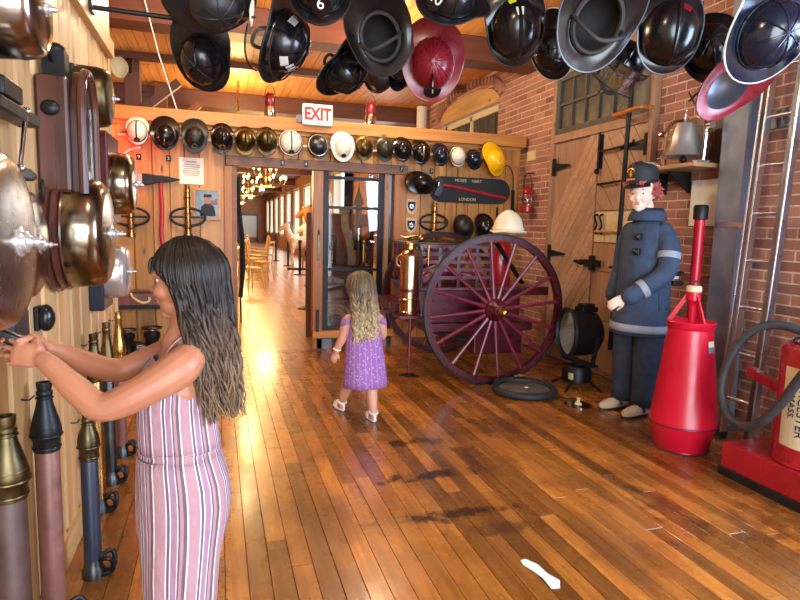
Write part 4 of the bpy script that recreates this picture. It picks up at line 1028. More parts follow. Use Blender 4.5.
# wooden crest shields
for z, lb in ((1.59, 'topmost'), (1.38, 'middle'), (1.18, 'lowest')):
    t = thing('crest_shield', '%s of three wooden crest shields beside the doorway post' % lb, 'shield', (2.09, 6.40, z), group='wooden crest shields')
    sh = [(-.07, .08), (.07, .08), (.07, .0), (.05, -.06), (0, -.10), (-.05, -.06), (-.07, 0)]
    MB(MXZ(0)).prism(sh, 0, .016).build('backing', 'pale_wood', t, 0, .003); MB(MXZ(-.016)).prism([(x*.62, y*.62+.002) for x, y in sh], 0, .004).build('crest', 'ink', t, 0)
    mb = MB(MXZ(-.021))
    for k in range(8): mb.prism([(.026*cos(a), .026*sin(a)) for a in (k*pi/4-.3, k*pi/4+.3)] + [(.006*cos(k*pi/4), .006*sin(k*pi/4))], 0, .004)
    mb.build('emblem', 'silver', t, 0)
# hanging cord and tool at the right end of the partition
t = thing('hydrant_wrench', 'dark hydrant wrench hanging from a cord at the end of partition', 'wrench', (3.34, 6.39, 1.60))
mb = MB(); mb.tube(spline([(-.15, -.01, .47), (-.08, -.012, .50), (-.01, -.012, .40), (.0, -.012, .2)], 6), .006, 6); mb.build('cord', 'rubber', t)
mb = MB(); mb.bar((0, -.015, .22), (0, -.015, .0), .035, .014, up=(0,1,0)); mb.ring((0, -.015, -.03), .03, .010, (0, 1, 0), 16); mb.build('handle', 'iron_dark', t)
tag(MB().bb(-.012, .012, -.02, 0, 0, .17).build('iron_bar', 'iron_dark', smooth=0, bevel=.004), 'short iron bar hung upright above the cart wheel', 'bar').location = (3.15, 6.398, 1.45)
# workbench box and hydrant fittings in the corner left of the doorway
t = thing('tool_shelf', 'reddish shelf with dark edge on the partition behind the nozzles', 'shelf', (-.80, 6.39, .50))
MB().bb(-.40, .42, -.22, 0, 0, .035).build('board', 'iron_dark', t, 0); MB().bb(-.40, .42, -.2, 0, .035, .15).build('red_box', 'nozzle_red', t, 0, .004); MB().bb(-.42, .44, -.2, .0, .15, .17).build('lip', 'dark_wood', t, 0)
mb = MB(); mb.tube(spline([(.0, -.18, .16), (.02, -.24, .12), (.10, -.26, .07), (.16, -.25, .08), (.17, -.24, .12)], 5), .012, 8); mb.build('handle', 'cream_board', t)
def hydrant(loc, s, label):
    t = thing('hydrant_valve', label, 'valve', loc); t.scale = (s,)*3
    MB().lathe([(.09, 0), (.10, .01), (.07, .03), (.06, .08), (.06, .24), (.075, .26), (.075, .30), (.03, .32), (0, .32)], 22).build('barrel', 'iron_black', t)
    MB().cyl((-.05, 0, .16), (-.14, -.02, .16), .04).build('outlet', 'gunmetal', t); MB().cyl((.05, 0, .18), (.13, -.03, .18), .04).build('outlet', 'gunmetal', t); MB().ring((0, 0, .345), .085, .010, n=20).build('handwheel', 'gunmetal', t)
    MB().lathe([(.03, .32), (.03, .345), (0, .35)], 14).build('stem', 'nickel', t)
hydrant((-.83, 6.12, 0), .9, 'small black hydrant valve on the floor in the corner'); hydrant((-.60, 6.0, 0), 1.0, 'larger black hydrant valve with round top in the corner')
# exit sign on the rail
t = thing('exit_sign', 'white exit sign with red letters on the partition top rail', 'sign', (1.01, 6.30, 2.38))
MB().bb(-.155, .155, -.02, .03, 0, .21).build('housing', 'sign_white', t, 0, .006); text('EXIT', .17, MXZ(-.0205) @ Matrix.Translation((.0, .105, 0)), 'red_letters', t, depth=.0015, sx=.80, bold=.006)
MB().bb(-.21, -.155, .0, .03, .02, .10).build('junction_box', 'steel_grey', t, 0, .004)
# lanterns standing on the rail
def rail_lantern(x, label):
    t = thing('signal_lantern', label, 'lantern', (x, 6.44, 2.44))
    MB().lathe([(.055, 0), (.06, .005), (.06, .10), (.05, .12)], 22).build('base', 'chrome', t); MB().lathe([(.045, .12), (.052, .14), (.052, .20), (.04, .22)], 22).build('red_globe', 'helmet_red', t)
    MB().lathe([(.04, .22), (.045, .23), (.03, .25), (0, .255)], 22).build('top', 'helmet_red', t); mb = MB(); mb.tube(spline([(-.06, 0, .2), (-.03, 0, .31), (.03, 0, .31), (.06, 0, .2)], 5), .004, 6); mb.build('handle', 'iron_dark', t)
rail_lantern(.54, 'red and chrome signal lantern on the rail left of the exit sign'); rail_lantern(1.61, 'red and chrome signal lantern on the rail right of the exit sign')
# glazed case in the second opening
mb = MB(); 
for a in ((1.105, 1.16, .20, 1.93), (1.715, 1.775, .20, 1.93), (1.16, 1.715, 1.85, 1.885), (1.16, 1.715, 1.535, 1.565), (1.16, 1.715, .86, .89), (1.16, 1.715, .20, .24)): mb.bb(a[0], a[1], 6.42, 6.46, a[2], a[3])
dr_ = struct(mb.build('door_3', 'iron_black', smooth=0))
for a, b in ((.24, .86), (.89, 1.535), (1.565, 1.85)): MB().bb(1.16, 1.715, 6.438, 6.442, a, b).build('pane', 'case_glass', dr_, 0)
mb = MB(); mb.bb(1.03, 1.06, 6.35, 6.37, .98, 1.25); mb.ell((1.045, 6.35, 1.28), (.012, .012, .03)); mb.build('door_handle', 'old_brass', dr_)
MB().bb(.985, 1.90, 6.33, 6.46, .13, .20).build('sill', 'board_trim_x', dr_, 0, .004)
MB().bb(1.02, 1.05, 6.33, 6.36, .20, .44).build('floor_bolt', 'iron_dark', dr_, 0); 
tag(MB().bb(1.03, 1.20, 6.37, 6.46, 0, .12).build('glass_block', 'column_paint', smooth=0, bevel=.004), 'pale bluish block under the sill of the glazed case', 'block')
# ---------------------------------------------------------------- left wall: alarm bells and nozzles
def gong(name, label, Y, Z, X, R_, depth, face, metal, case, casew, caseh, cz=0.0, tip=.05, wall=LX, group='brass alarm bells on the left wall', round_case=False, finial='nickel'):
    """bell opening towards the wall, its dome facing the room (+X)"""
    t = thing(name, label, 'bell', (wall, Y, Z), group=group); d = X-wall
    F = Matrix.Translation((d, 0, 0)) @ Matrix.Rotation(pi/2, 4, 'Y')
    pr_ = [(R_*1.0, -depth), (R_*1.01, -depth+.006), (R_*1.0, -depth*.7), (R_*.985, -depth*.38), (R_*.94, -depth*.16), (R_*.86, -depth*.045), (R_*.74, -.0), (R_*.5, .004), (R_*.2, .006), (0, .007)]
    inn = [(r*.95, z-.006) for r, z in reversed(pr_)]; inn[0] = (0, 0)
    MB(F).lathe(pr_ + [(R_*.95, -depth), (R_*.93, -depth*.4), (R_*.8, -.02), (0, -.012)], 56).build('gong', metal, t)
    MB(F).lathe([(R_*.17, .006), (R_*.17, .010), (R_*.11, .013), (R_*.10, .018), (R_*.12, .024), (R_*.07, .03), (R_*.05, .036), (R_*.06, .042), (R_*.05, .05), (R_*.025, .054), (R_*.02, .056+tip*.3), (0, .058+tip*.3)], 24, Matrix.Diagonal((1, 1, min(1, R_/.22), 1))).build('finial', finial, t)
    MB(F).cyl((0, 0, -d+.02), (0, 0, 0), .014).build('post', 'iron_dark', t)
    if case:
        if round_case:
            pr2 = [(R_*1.06, .012), (R_*1.09, .02), (R_*1.08, .03), (R_*1.0, .036), (R_*1.05, .045), (R_*1.05, .058), (R_*.97, .064), (R_*1.02, .07), (R_*1.0, max(.08, d-depth-.012)), (0, max(.08, d-depth-.012))]
            MB(Matrix.Rotation(pi/2, 4, 'Y')).lathe([(R_*.98, 0)]+pr2, 56).build('backboard', case, t)
        else: MB().bb(0, max(d-depth*.95, .03), -casew/2, casew/2, cz-caseh/2, cz+caseh/2).build('case', case, t, 0, .008)
    return t
gong('alarm_gong', 'very large bronze alarm gong with bolt finial beside the reaching girl', 1.53, 1.297, -.43, .205, .10, 0, 'gong_face', 'dark_wood', .2, .2, 0, .02)
gong('alarm_gong', 'copper-toned alarm gong with long pointed finial behind the largest gong', 1.95, 1.275, -.495, .158, .07, 0, 'gong_metal', 'dark_wood', .18, .18, 0, .05)
t = gong('alarm_clock_bell', 'bronze bell on a tall carved dark wooden clock case', 2.46, 1.30, -.385, .20, .125, 0, 'brass_old_shiny', 'case_wood', 0, 0, round_case=True, tip=.02)
# tall case above that bell: side cheek, hood arch, iron fittings
mb = MB(); mb.bb(0, .105, -.15, .10, .14, .53); mb.build('case', 'case_wood', t, 0, .012)
F = Matrix.Translation((.105, .0, 0)) @ Matrix(((0,0,1,0),(1,0,0,0),(0,1,0,0),(0,0,0,1)))
arch = [(.10, .14)] + [(-.02+.12*cos(a), .42+.15*sin(a)) for a in [pi*k/14 for k in range(15)]] + [(-.14, .14)]
inner = [(-.02+(x+.02)*.60, .15+(z-.14)*.88) for x, z in arch]
mb = MB(); mb.prism(arch, 0, .03, F); mb.build('door', 'dark_wood', t, 0, .006)
mb = MB(); mb.tube([F @ V((x, z, .035)) for x, z in arch], .014, 8); mb.build('arch_moulding', 'case_wood', t)
mb = MB(); mb.tube([F @ V((x, z, .045)) for x, z in arch], .007, 8); mb.build('arch_bead', 'dark_wood', t)
mb = MB(); mb.prism(inner, .03, .034, F); mb.build('door_panel', 'lamp_glass', t, 0)
mb = MB(); mb.bb(.02, .09, -.11, -.04, .53, .62); mb.ell((.055, -.075, .62), (.036, .036, .03)); mb.tube(spline([(.05, -.10, .58), (.05, -.20, .62), (.04, -.27, .59)], 5), .008, 8); mb.build('crest', 'iron_black', t)
for z in (.42,): MB().ell((.05, -.155, z), (.03, .015, .026)).build('rosette', 'iron_black', t)
mb = MB(); mb.ring((.03, -.21, .14), .035, .005, (1, .3, 0), 20); mb.build('pull_ring', 'iron_dark', t)
gong('alarm_bell', 'dark brass bell on black case high on the left wall', 2.70, 1.835, -.40, .118, .12, 0, 'old_brass', 'iron_black', .16, .18, .02, tip=.01)
t = gong('alarm_bell', 'brass bell on a maroon painted case near the end of left wall', 3.36, 1.535, -.40, .155, .10, 0, 'brass_old_shiny', 'maroon', .36, .44, .02, tip=.01)
gong('alarm_bell', 'shiny nickel bell on a black case low on the left wall', 3.20, 1.10, -.42, .132, .10, 0, 'nickel', 'helmet_navy', .26, .30, -.03, tip=.01)
gong('alarm_bell', 'large bronze bell on a black bracket at the top of left wall', 1.72, 1.86, -.40, .125, .13, 0, 'gong_metal', 'iron_black', .10, .10, tip=.005)
# black iron striking apparatus near the camera
t = thing('gong_striker', 'black iron gong striker with steel link rod on the left wall', 'striker', (LX, 1.80, 1.49))
mb = MB(); mb.bb(0, .05, -.10, .0, -.04, .22); mb.bb(.03, .09, -.12, .22, .12, .155); mb.bb(.02, .07, -.02, .14, .17, .22); mb.build('frame', 'iron_black', t, 30, .006)
mb = MB(); mb.cyl((.085, .10, .15), (.085, .02, -.01), .006); mb.ell((.085, .10, .15), (.012, .012, .012)); mb.ell((.085, .02, -.01), (.012, .012, .012)); mb.build('link_rod', 'chrome', t)
mb = MB(); mb.bb(.05, .09, -.06, .12, -.035, -.005); mb.cyl((.07, .12, -.02), (.07, .18, -.02), .018, .014); mb.cyl((.07, .18, -.02), (.07, .21, -.02), .008); mb.build('hammer', 'iron_black', t, 30, .004)
# wall boxes by the girl's hands
t = thing('switch_box', 'small grey-blue metal box on the boards under the gongs', 'box', (LX, 1.86, 1.0))
MB().bb(0, .06, -.06, .06, 0, .10).build('body', 'blue_box', t, 0, .006); MB().bb(.06, .064, -.05, .05, .01, .09).build('lid', 'blue_box', t, 0)
t = thing('wall_latch', 'black rounded latch knob on the left wall boards', 'latch', (LX, 2.22, 1.02))
MB().bb(0, .015, -.03, .03, -.04, .04).build('plate', 'iron_black', t, 0, .004); MB().ell((.03, 0, 0), (.028, .034, .046)).build('knob', 'phone_black', t)
# nozzles standing against the wall
def nozzle(label, X, Y, top, r, tipm, bodym, z0=.0, handles=True, tipl=.165, cat='nozzle'):
    t = thing('hose_nozzle', label, 'nozzle', (X, Y, z0), group='long hose nozzles standing along the left wall'); L = top-z0
    MB().lathe([(r*.95, 0.02), (r*1.0, .06), (r*.98, L-tipl-.06), (r*.9, L-tipl-.055)], 22).build('barrel', bodym, t)
    MB().lathe([(r*.9, L-tipl-.06), (r*1.08, L-tipl-.055), (r*1.08, L-tipl-.02), (r*1.15, L-tipl-.015), (r*1.24, L-tipl), (r*1.24, L-tipl+.012), (r*1.14, L-tipl+.03), (r*1.05, L-tipl+.045), (r*.70, L-tipl*.45), (r*.56, L-.045), (r*.66, L-.04), (r*.66, L-.03), (r*.56, L-.025), (r*.62, L-.012), (r*.62, L), (r*.42, L), (r*.42, L-.04), (0, L-.04)], 26).build('tip', tipm, t)
    for zz, rr2 in ((L-tipl-.045, 1.12), (L-tipl-.005, 1.30), (L-tipl+.022, 1.16), (L-.05, .66)): MB().ring((0, 0, zz), r*rr2*.97, r*.09, n=24, m_=6).build('tip_ring', tipm, t)
    mb = MB(); mb.lathe([(r*1.0, 0), (r*1.3, .0), (r*1.3, .03), (r*1.1, .04), (r*1.0, .07)], 24); mb.build('coupling', 'gunmetal', t)
    if handles:
        for s_ in (1, -1): MB().tube(spline([(r*.8, s_*r*.5, .07), (r*1.8, s_*r*1.0, .08), (r*2.3, s_*r*.8, .06), (r*2.2, s_*r*.4, .02), (r*1.2, s_*r*.5, .01)], 4), .009, 8).build('swivel_handle', 'iron_black', t)
    mb = MB(); mb.tube(spline([(-r*1.0, r*.8, L*.94), (-r*1.1, -r*.5, L*.94), (-r*1.6, -r*1.0, L*.95)], 3), .003, 5); mb.build('wall_wire', 'iron_dark', t)
nozzle('leather-wrapped hose nozzle with brass tip next to the largest gong', -.525, 1.70, .845, .040, 'old_brass', 'nozzle_leather')
nozzle('hose nozzle with black tip and reddish barrel below the girl\'s hands', -.525, 2.06, .84, .036, 'iron_black', 'nozzle_red')
nozzle('short slate-blue hose nozzle with brass tip under the girl\'s elbow', -.465, 2.36, .65, .031, 'old_brass', 'nozzle_blue', tipl=.13)
nozzle('wide-mouthed brass hose nozzle standing next to the slate-blue one', -.535, 2.90, .842, .030, 'old_brass', 'brass', tipl=.16)
nozzle('hose nozzle with dark brass tip and grey-green barrel behind the brass one', -.535, 3.22, .842, .030, 'bronze', 'gunmetal', tipl=.21)
nozzle('hose nozzle with bright brass tip and red leather barrel by the wall end', -.535, 3.60, .842, .029, 'brass', 'nozzle_red', tipl=.22)
tag(MB().bb(-.0, .012, -.25, .25, -.02, .02).build('wall_batten', 'board_trim_y', smooth=0), 'thin wooden batten across the boards between the nozzles', 'batten').location = (LX, 2.62, .10)
# red warning lamp in the corner behind the wall end, white cord by the cream helmet
t = thing('warning_lamp', 'red glass warning lamp on the partition behind the left wall', 'lamp', (-1.0, 6.40, 2.0))
MB(Matrix.Rotation(pi/2, 4, 'X')).lathe([(.06, 0), (.06, .03), (.045, .035)], 20).build('base', 'iron_dark', t); MB(Matrix.Rotation(pi/2, 4, 'X')).lathe([(.045, .035), (.048, .07), (.035, .11), (0, .125)], 20).build('lens', 'red_lamp', t)
point('warning_lamp_light', (.02, -.2, 0), 14, (1, .04, .02), .04, t)
mb = MB(); mb.tube(spline([(-.70, 6.385, 2.06), (-.80, 6.385, 2.03), (-.89, 6.385, 1.94), (-.93, 6.385, 1.82), (-1.0, 6.385, 1.6), (-1.02, 6.385, 1.3)], 6), .012, 8); tag(mb.build('power_cable', 'white_paint'), 'white cord curving down the partition below the cream helmet', 'cord')
# ---------------------------------------------------------------- helmets hanging overhead on wires
rR = V((.955, -.297, 0)); fW = V((.297, .955, 0)); zZ = V((0, 0, 1))
def cv(a): return rR*a[0] + fW*a[1] + zZ*a[2]
HG = 'helmets hanging on wires from the ceiling'
hang = [
 ((-.06, 3.40, 2.20), (0, -.8, -.55), (0, .5, -.85), 'leather', 'helmet_black', 'black leather helmet hanging by its long brim nearest the left wall', 1.0, dict(strap=True)),
 ((0.01, 3.03, 2.37), (.3, -.5, -.8), (.8, .2, .1), 'wide', 'helmet_black_matt', 'black helmet with white front plate partly above the leftmost hanging one', 1.0, dict(shield='white_paint')),
 ((0.32, 3.13, 2.26), (.93, -.22, -.32), (-.32, -.12, -.95), 'wide', 'helmet_black', 'black helmet hanging sideways with pale patches and a smoky visor', 1.15, dict(tape=((.5, .35, 'reflective'), (-.5, .4, 'reflective'), (2.4, .4, 'reflective'), (0, .5, 'reflective'), (-2.2, .35, 'reflective')), visor='visor_clear', strap=True)),
 ((0.45, 2.75, 2.37), (.05, -.85, .5), (.1, -.5, -.85), 'leather', 'helmet_black', 'black hanging helmet whose black front shield carries number 6', 1.0, dict(shield='helmet_black', stxt='6')),
 ((0.70, 3.43, 2.23), (.62, -.4, -.65), (-.5, -.2, -.9), 'leather', 'helmet_black', 'black helmet hanging brim-edge on just below the upturned one', 1.05, dict(strap=True)),
 ((0.79, 2.99, 2.29), (.15, .92, .30), (.25, .2, -1), 'wide', 'helmet_black', 'black helmet hung to show its hollow inside beside the bare bulb', 1.0, dict(strap=True)),
 ((1.00, 3.82, 2.32), (.4, -.7, -.5), (.5, -.2, -.8), 'round', 'gunmetal', 'small grey helmet with pale webbing straps below the upturned black one', .78, dict(tape=((0, .35, 'reflective'), (1.2, .4, 'reflective'), (-1.2, .4, 'reflective')), strap=True)),
 ((1.00, 3.20, 2.25), (-.6, -.5, .3), (.1, .2, -1), 'leather', 'helmet_navy', 'dark helmet hanging directly behind the red one', .95, {}),
 ((0.99, 2.56, 2.35), (.25, -.75, .5), (-.6, -.5, -.6), 'leather', 'helmet_black', 'black hanging helmet with lettered shield above the red one', 1.0, dict(shield='helmet_black', stxt='40')),
 ((1.07, 2.99, 2.19), (0, -1, -.12), (0, -.1, -1), 'wide', 'helmet_red', 'dark red ribbed leather helmet hanging with its crown to the room', 0.98, dict(ribs=20, shield='iron_black', trim='helmet_red')),
 ((1.41, 2.75, 2.33), (.05, -.9, -.35), (.12, .2, -1), 'duck', 'helmet_black', 'black helmet with white reflective bar and yellow mark hanging right of red one', 1.12, dict(tape=((3.14, .62, 'reflective'), (3.3, .25, 'neon'), (.9, .1, 'reflective')))),
 ((1.85, 3.14, 2.38), (-.55, -.7, -.3), (.35, .2, -.9), 'leather', 'helmet_black', 'plain black helmet with pointed brim beside the white-barred one', .92, dict(trim='reflective')),
 ((1.58, 2.32, 2.25), (-.1, .88, .42), (-.25, .3, -1), 'wide', 'helmet_black', 'large black helmet hung to show straps and hollow underside', 1.1, dict(strap=True, trim='steel_grey')),
 ((1.94, 2.62, 2.18), (.35, -.40, .60), (-.50, -.65, -.60), 'duck', 'helmet_black', 'black hanging helmet with clear face visor and yellow tag', 1.0, dict(visor='visor_clear', tape=((-1.1, .3, 'neon'),), strap=True)),
 ((1.98, 2.35, 2.26), (-.12, -1, -.15), (.0, .2, -1), 'duck', 'helmet_black', 'black hanging helmet with two red square patches', 1.12, dict(tape=((2.7, .55, 'helmet_red'), (.3, .10, 'helmet_red')), trim='steel_grey')),
 ((2.32, 2.45, 2.25), (-.4, -.8, .25), (.3, .1, -1), 'leather', 'helmet_black', 'black helmet hanging between the red-patched and the biggest one', .95, {}),
 ((2.05, 1.89, 2.13), (.12, -.95, -.25), (-.45, .1, -.85), 'wide', 'helmet_navy', 'big navy helmet hanging closest to the steel column with blue-white edge', 1.0, dict(trim='reflective', ridge='helmet_navy')),
 ((2.24, 2.24, 2.02), (-.2, .75, .5), (-.6, .2, -.6), 'wide', 'helmet_red', 'red helmet hanging upturned showing its ribbed grey inside', .88, dict(inside='steel_grey', trim='helmet_red', shield='silver')),
 ((2.28, 1.70, 1.97), (.35, .65, .5), (-.3, .2, -.9), 'wide', 'helmet_black', 'black helmet with pinkish lining hanging at the far right', .95, dict(inside='mannequin_skin', trim='reflective'))]
for loc, u_, f_, st, sh, lb, s_, kw in hang:
    f3 = cv(f_); u3 = cv(u_).normalized(); f3 = (f3-u3*f3.dot(u3)).normalized()
    a, b, h, ef, es, er, dr, nr, fh = STY[st]; q = V(loc) + (-f3*(a+er*.85) - u3*dr*.8)*s_
    helmet('hanging_helmet', lb, loc, u3, f3, st, sh, HG, s_, hang=(q.x, q.y, CZ-.022 if not (2.14 < q.y < 2.46) else 3.16), **kw)
# iron rod at the top of the left wall with a wire
t = thing('hanging_rod', 'black iron rod reaching out from the top of the left wall', 'rod', (LX, 3.16, 2.32))
MB().cyl((0, 0, 0), (.62, 0, -.01), .011).build('rod', 'iron_black', t); MB().box((.02, 0, 0), (.06, .08, .05)).build('bracket', 'iron_black', t, 0); MB().cyl((.60, 0, 0), (.60, 0, CZ-2.29-.022), .003, n=6).build('wire', 'iron_dark', t)
# bare bulb lamps under the beams
def bulb(loc, label, power, drop):
    t = thing('bulb_lamp', label, 'lamp', loc, group='bare bulb lamps under the ceiling')
    MB().lathe([(0, -.05), (.018, -.045), (.03, -.02), (.032, .0), (.022, .03), (.014, .05)], 18).build('bulb_glass', 'bulb', t); MB().lathe([(.018, .045), (.02, .05), (.02, .10), (.01, .11)], 14).build('socket', 'iron_black', t)
    MB().cyl((0, 0, .1), (0, 0, drop), .005, n=6).build('flex', 'iron_black', t); point('bulb_light', (0, 0, -.09), power, (1, .80, .54), .05, t)
bulb((1.64, 5.90, 3.13), 'bare glowing bulb lamp between the hanging helmets', 60, CZ-3.13-.022)
bulb((-.10, 5.1, 3.10), 'bulb lamp above the left helmets of the row', 70, CZ-3.10-.022)
bulb((.55, 4.6, 3.12), 'bulb lamp above the toddler', 60, CZ-3.12-.022)
bulb((.3, 1.4, 3.12), 'bulb lamp above the bell wall', 45, CZ-3.12-.022)
mb = MB(); mb.tube([(-.62, 6.05, CZ-.022), (-.50, 6.2, 2.9), (-.36, 6.34, 2.44)], .006, 6); tag(mb.build('pull_string', 'white_rope'), 'white string running from the ceiling down to the partition rail', 'string')
# ---------------------------------------------------------------- the hall beyond
def chandelier(loc):
    t = thing('chandelier', 'brass chandelier with two tiers of lit bulbs, first from the partition', 'chandelier', loc, group='brass chandeliers in the hall')
    MB().lathe([(0, -.32), (.03, -.3), (.05, -.26), (.02, -.22), (.04, -.12), (.02, 0), (.035, .1), (.015, .2), (.012, CZ-loc[2]-.02)], 14).build('stem', 'brass', t)
    for n, R_, z in ((10, .48, -.12), (6, .26, .10)):
        for k in range(n):
            a = 2*pi*k/n; d = V((cos(a), sin(a), 0))
            MB().tube(spline([V((0, 0, z-.1)), d*R_*.4+V((0, 0, z-.18)), d*R_*.85+V((0, 0, z-.12)), d*R_+V((0, 0, z))], 4), .012, 6).build('arm', 'brass', t)
            MB().ell(d*R_+V((0, 0, z+.045)), (.026, .026, .05), 8, 6).build('candle_bulb', 'chandelier_bulb', t)
    return t
c0 = chandelier((1.10, 14.5, 2.52)); cpos = [(1.10, 14.5, 2.52), (.95, 19.5, 2.52), (.95, 26, 2.52), (.9, 34, 2.52)]
for p, lb in zip(cpos[1:], ('second from the partition', 'third from the partition', 'last before the far wall')): dup(c0, p, label='brass chandelier with two tiers of lit bulbs, ' + lb)
for p, e in zip(cpos, (110, 130, 130, 130)): point('chandelier_light', (p[0], p[1], p[2]-.45), e, (1, .70, .28), .25)
dup(c0, (.32, 9.3, 2.52), label='brass chandelier hidden behind the partition header'); point('chandelier_light', (.32, 9.3, 2.0), 120, (1, .70, .28), .25); point('chandelier_light', (.32, 9.3, 3.0), 60, (1, .74, .34), .15)
def make_chair(loc, rz, label):
    t = thing('dining_chair', label, 'chair', loc, (0, 0, rz), 'light wooden chairs in the hall')
    MB().lathe([(0, .43), (.20, .43), (.21, .44), (.21, .455), (.19, .465), (0, .46)], 24).build('seat', 'chair_wood', t)
    for x in (-1, 1):
        MB().cyl((x*.15, -.15, .43), (x*.19, -.20, 0), .016, .013).build('leg', 'chair_wood', t); MB().tube(spline([(x*.19, .22, 0), (x*.16, .17, .45), (x*.17, .24, .95)], 5), .015, 8).build('leg', 'chair_wood', t)
        MB().cyl((x*.17, -.17, .2), (x*.17, .19, .22), .009).build('stretcher', 'chair_wood', t)
    for z in (.62, .78, .92): MB().bar((-.165, .205+.05*(z-.6), z), (.165, .205+.05*(z-.6), z), .018, .05).build('back_slat', 'chair_wood', t, 0)
    return t
ch0 = None
for k, (x, y, rz, lb) in enumerate([(.66, 12.6, 2.2, 'first wooden chair of the hall beside the doorway jamb'), (.95, 14.6, -2.0, None), (.6, 15.9, 1.2, None), (1.1, 17.4, -1.6, None), (.7, 18.0, 1.6, None), (1.3, 20.0, -1.5, None), (.9, 20.8, 1.7, None), (1.5, 22.8, -1.5, None), (1.0, 23.5, 1.4, None)]):
    if ch0 is None: ch0 = make_chair((x, y, 0), rz, lb)
    else: dup(ch0, (x+.32 if k % 2 == 0 else x+.1, y, 0), (0, 0, rz), 'wooden chair %s in from the doorway along the hall table' % ('second', 'third', 'fourth', 'fifth', 'sixth', 'seventh', 'eighth', 'ninth')[k-1])
def stanchion(loc, label, h=.95):
    t = thing('stanchion', label, 'post', loc, group='black barrier posts in the hall')
    MB().lathe([(.16, 0), (.16, .015), (.10, .03), (.035, .04), (.035, h-.1), (.05, h-.09), (.05, h-.02), (.03, h), (0, h)], 20).build('post', 'iron_black', t)
    return t
stanchion((1.40, 9.6, 0), 'black barrier post close behind the doorway post'); stanchion((1.50, 8.0, 0), 'black barrier post nearest the glazed case', .9)
s0 = stanchion((2.15, 16.2, 0), 'black barrier post between the white and the pale pinkish horses')
for p, lb in (((2.23, 19.7, 0), 'pale pinkish horse'), ((2.09, 22.4, 0), 'farthest hall windows'), ((2.0, 13.2, 0), 'white horse, on the doorway side')): dup(s0, p, label='black barrier post by the ' + lb)
def horse(loc, rz, mt_, label, s=1, plinth=0):
    t = thing('carved_horse', label, 'horse figure', loc, (0, 0, rz), 'carved horse figures in the hall'); t.scale = (s,)*3
    mb = MB(); mb.ell((0, 0, .82), (.42, .17, .20)); mb.ell((.28, 0, .84), (.18, .17, .22)); mb.ell((-.28, 0, .86), (.18, .17, .20))
    limb(mb, [(.36, 0, .92), (.48, 0, 1.12), (.52, 0, 1.32)], [.16, .11, .085]); limb(mb, [(.50, 0, 1.34), (.64, 0, 1.27), (.76, 0, 1.16)], [.085, .07, .05])
    for y in (-1, 1):
        limb(mb, [(.34, y*.10, .75), (.36, y*.10, .42), (.34, y*.10, .06)], [.09, .045, .045]); limb(mb, [(-.34, y*.10, .80), (-.30, y*.10, .52), (-.42, y*.10, .36), (-.38, y*.10, .06)], [.12, .06, .045, .045])
        mb.tube([(.50, y*.05, 1.40), (.49, y*.06, 1.48)], [.03, .008], 6)
    limb(mb, [(-.44, 0, .95), (-.56, 0, .8), (-.56, 0, .5)], [.05, .05, .03])
    me = organic(mb, .03, 4); me.materials.append(MAT[mt_]); put('body', me, t)
    mb = MB(); mb.rows([[V((.34+.1*q, w_*.03, .98+.44*q+.06*(1 if w_ else 1))) for w_ in (-1, 0, 1)] for q in (0, .25, .5, .75, 1)], closed=False); mb.tube([(.30, 0, 1.02), (.38, 0, 1.16), (.43, 0, 1.32), (.46, 0, 1.44)], [.04, .05, .05, .03], 8); mb.build('mane', 'dark_wood', t)
    MB().cyl((.05, 0, 0), (.05, 0, 1.9), .02).build('pole', 'brass', t); MB().bb(-.5, .5, -.2, .2, -plinth/s, .05).build('stand', 'iron_black', t, 0)
horse((1.92, 10.4, .58), pi*.96, 'horse_wood', 'orange carved wooden horse figure on a black plinth behind the doorway post', .78, .58)
horse((2.62, 14.6, 0), pi*.9, 'helmet_white', 'white carved horse figure beyond the orange one', 1.0)
horse((2.55, 18.2, 0), pi*.95, 'flower_mix', 'pale pinkish carved horse figure beside the hall windows', 1.0)
# long table with pale cloth and the white roll screen on the far wall
t = thing('hall_table', 'long table between the wooden chairs in the hall', 'table', (.15, 18, 0)); MB().bb(-.45, .45, -3.5, 3.5, .72, .76).build('tabletop', 'chair_wood', t, 0)
for x in (-.35, .35):
    for y in (-3.3, 0, 3.3): MB().cyl((x, y, 0), (x, y, .72), .03).build('leg', 'chair_wood', t)
t = thing('projection_screen', 'white roll-down screen on the far brick wall', 'screen', (2.25, 45.9, 0)); MB().bb(-.6, .6, -.03, 0, .35, 1.95).build('canvas', 'white_paint', t, 0); mb = MB(); mb.bb(-.72, -.6, -.06, 0, 0, 2.08); mb.bb(.6, .72, -.06, 0, 0, 2.08); mb.bb(-.6, .6, -.06, 0, 1.95, 2.08); mb.build('frame', 'dark_wood', t, 0)
t = thing('dark_curtain', 'narrow black hanging banner behind the left doorway jamb', 'banner', (.27, 8.3, .35)); MB().rows([[V((.04*sin(z*3)+.02*k, .02*sin(k*2), z)) for k in range(4)] for z in (0, .4, .8, 1.2, 1.6)], closed=False).build('cloth', 'dark_cloth', t); MB().cyl((.03, 0, -.35), (.03, 0, 1.62), .012).build('stand', 'iron_black', t)
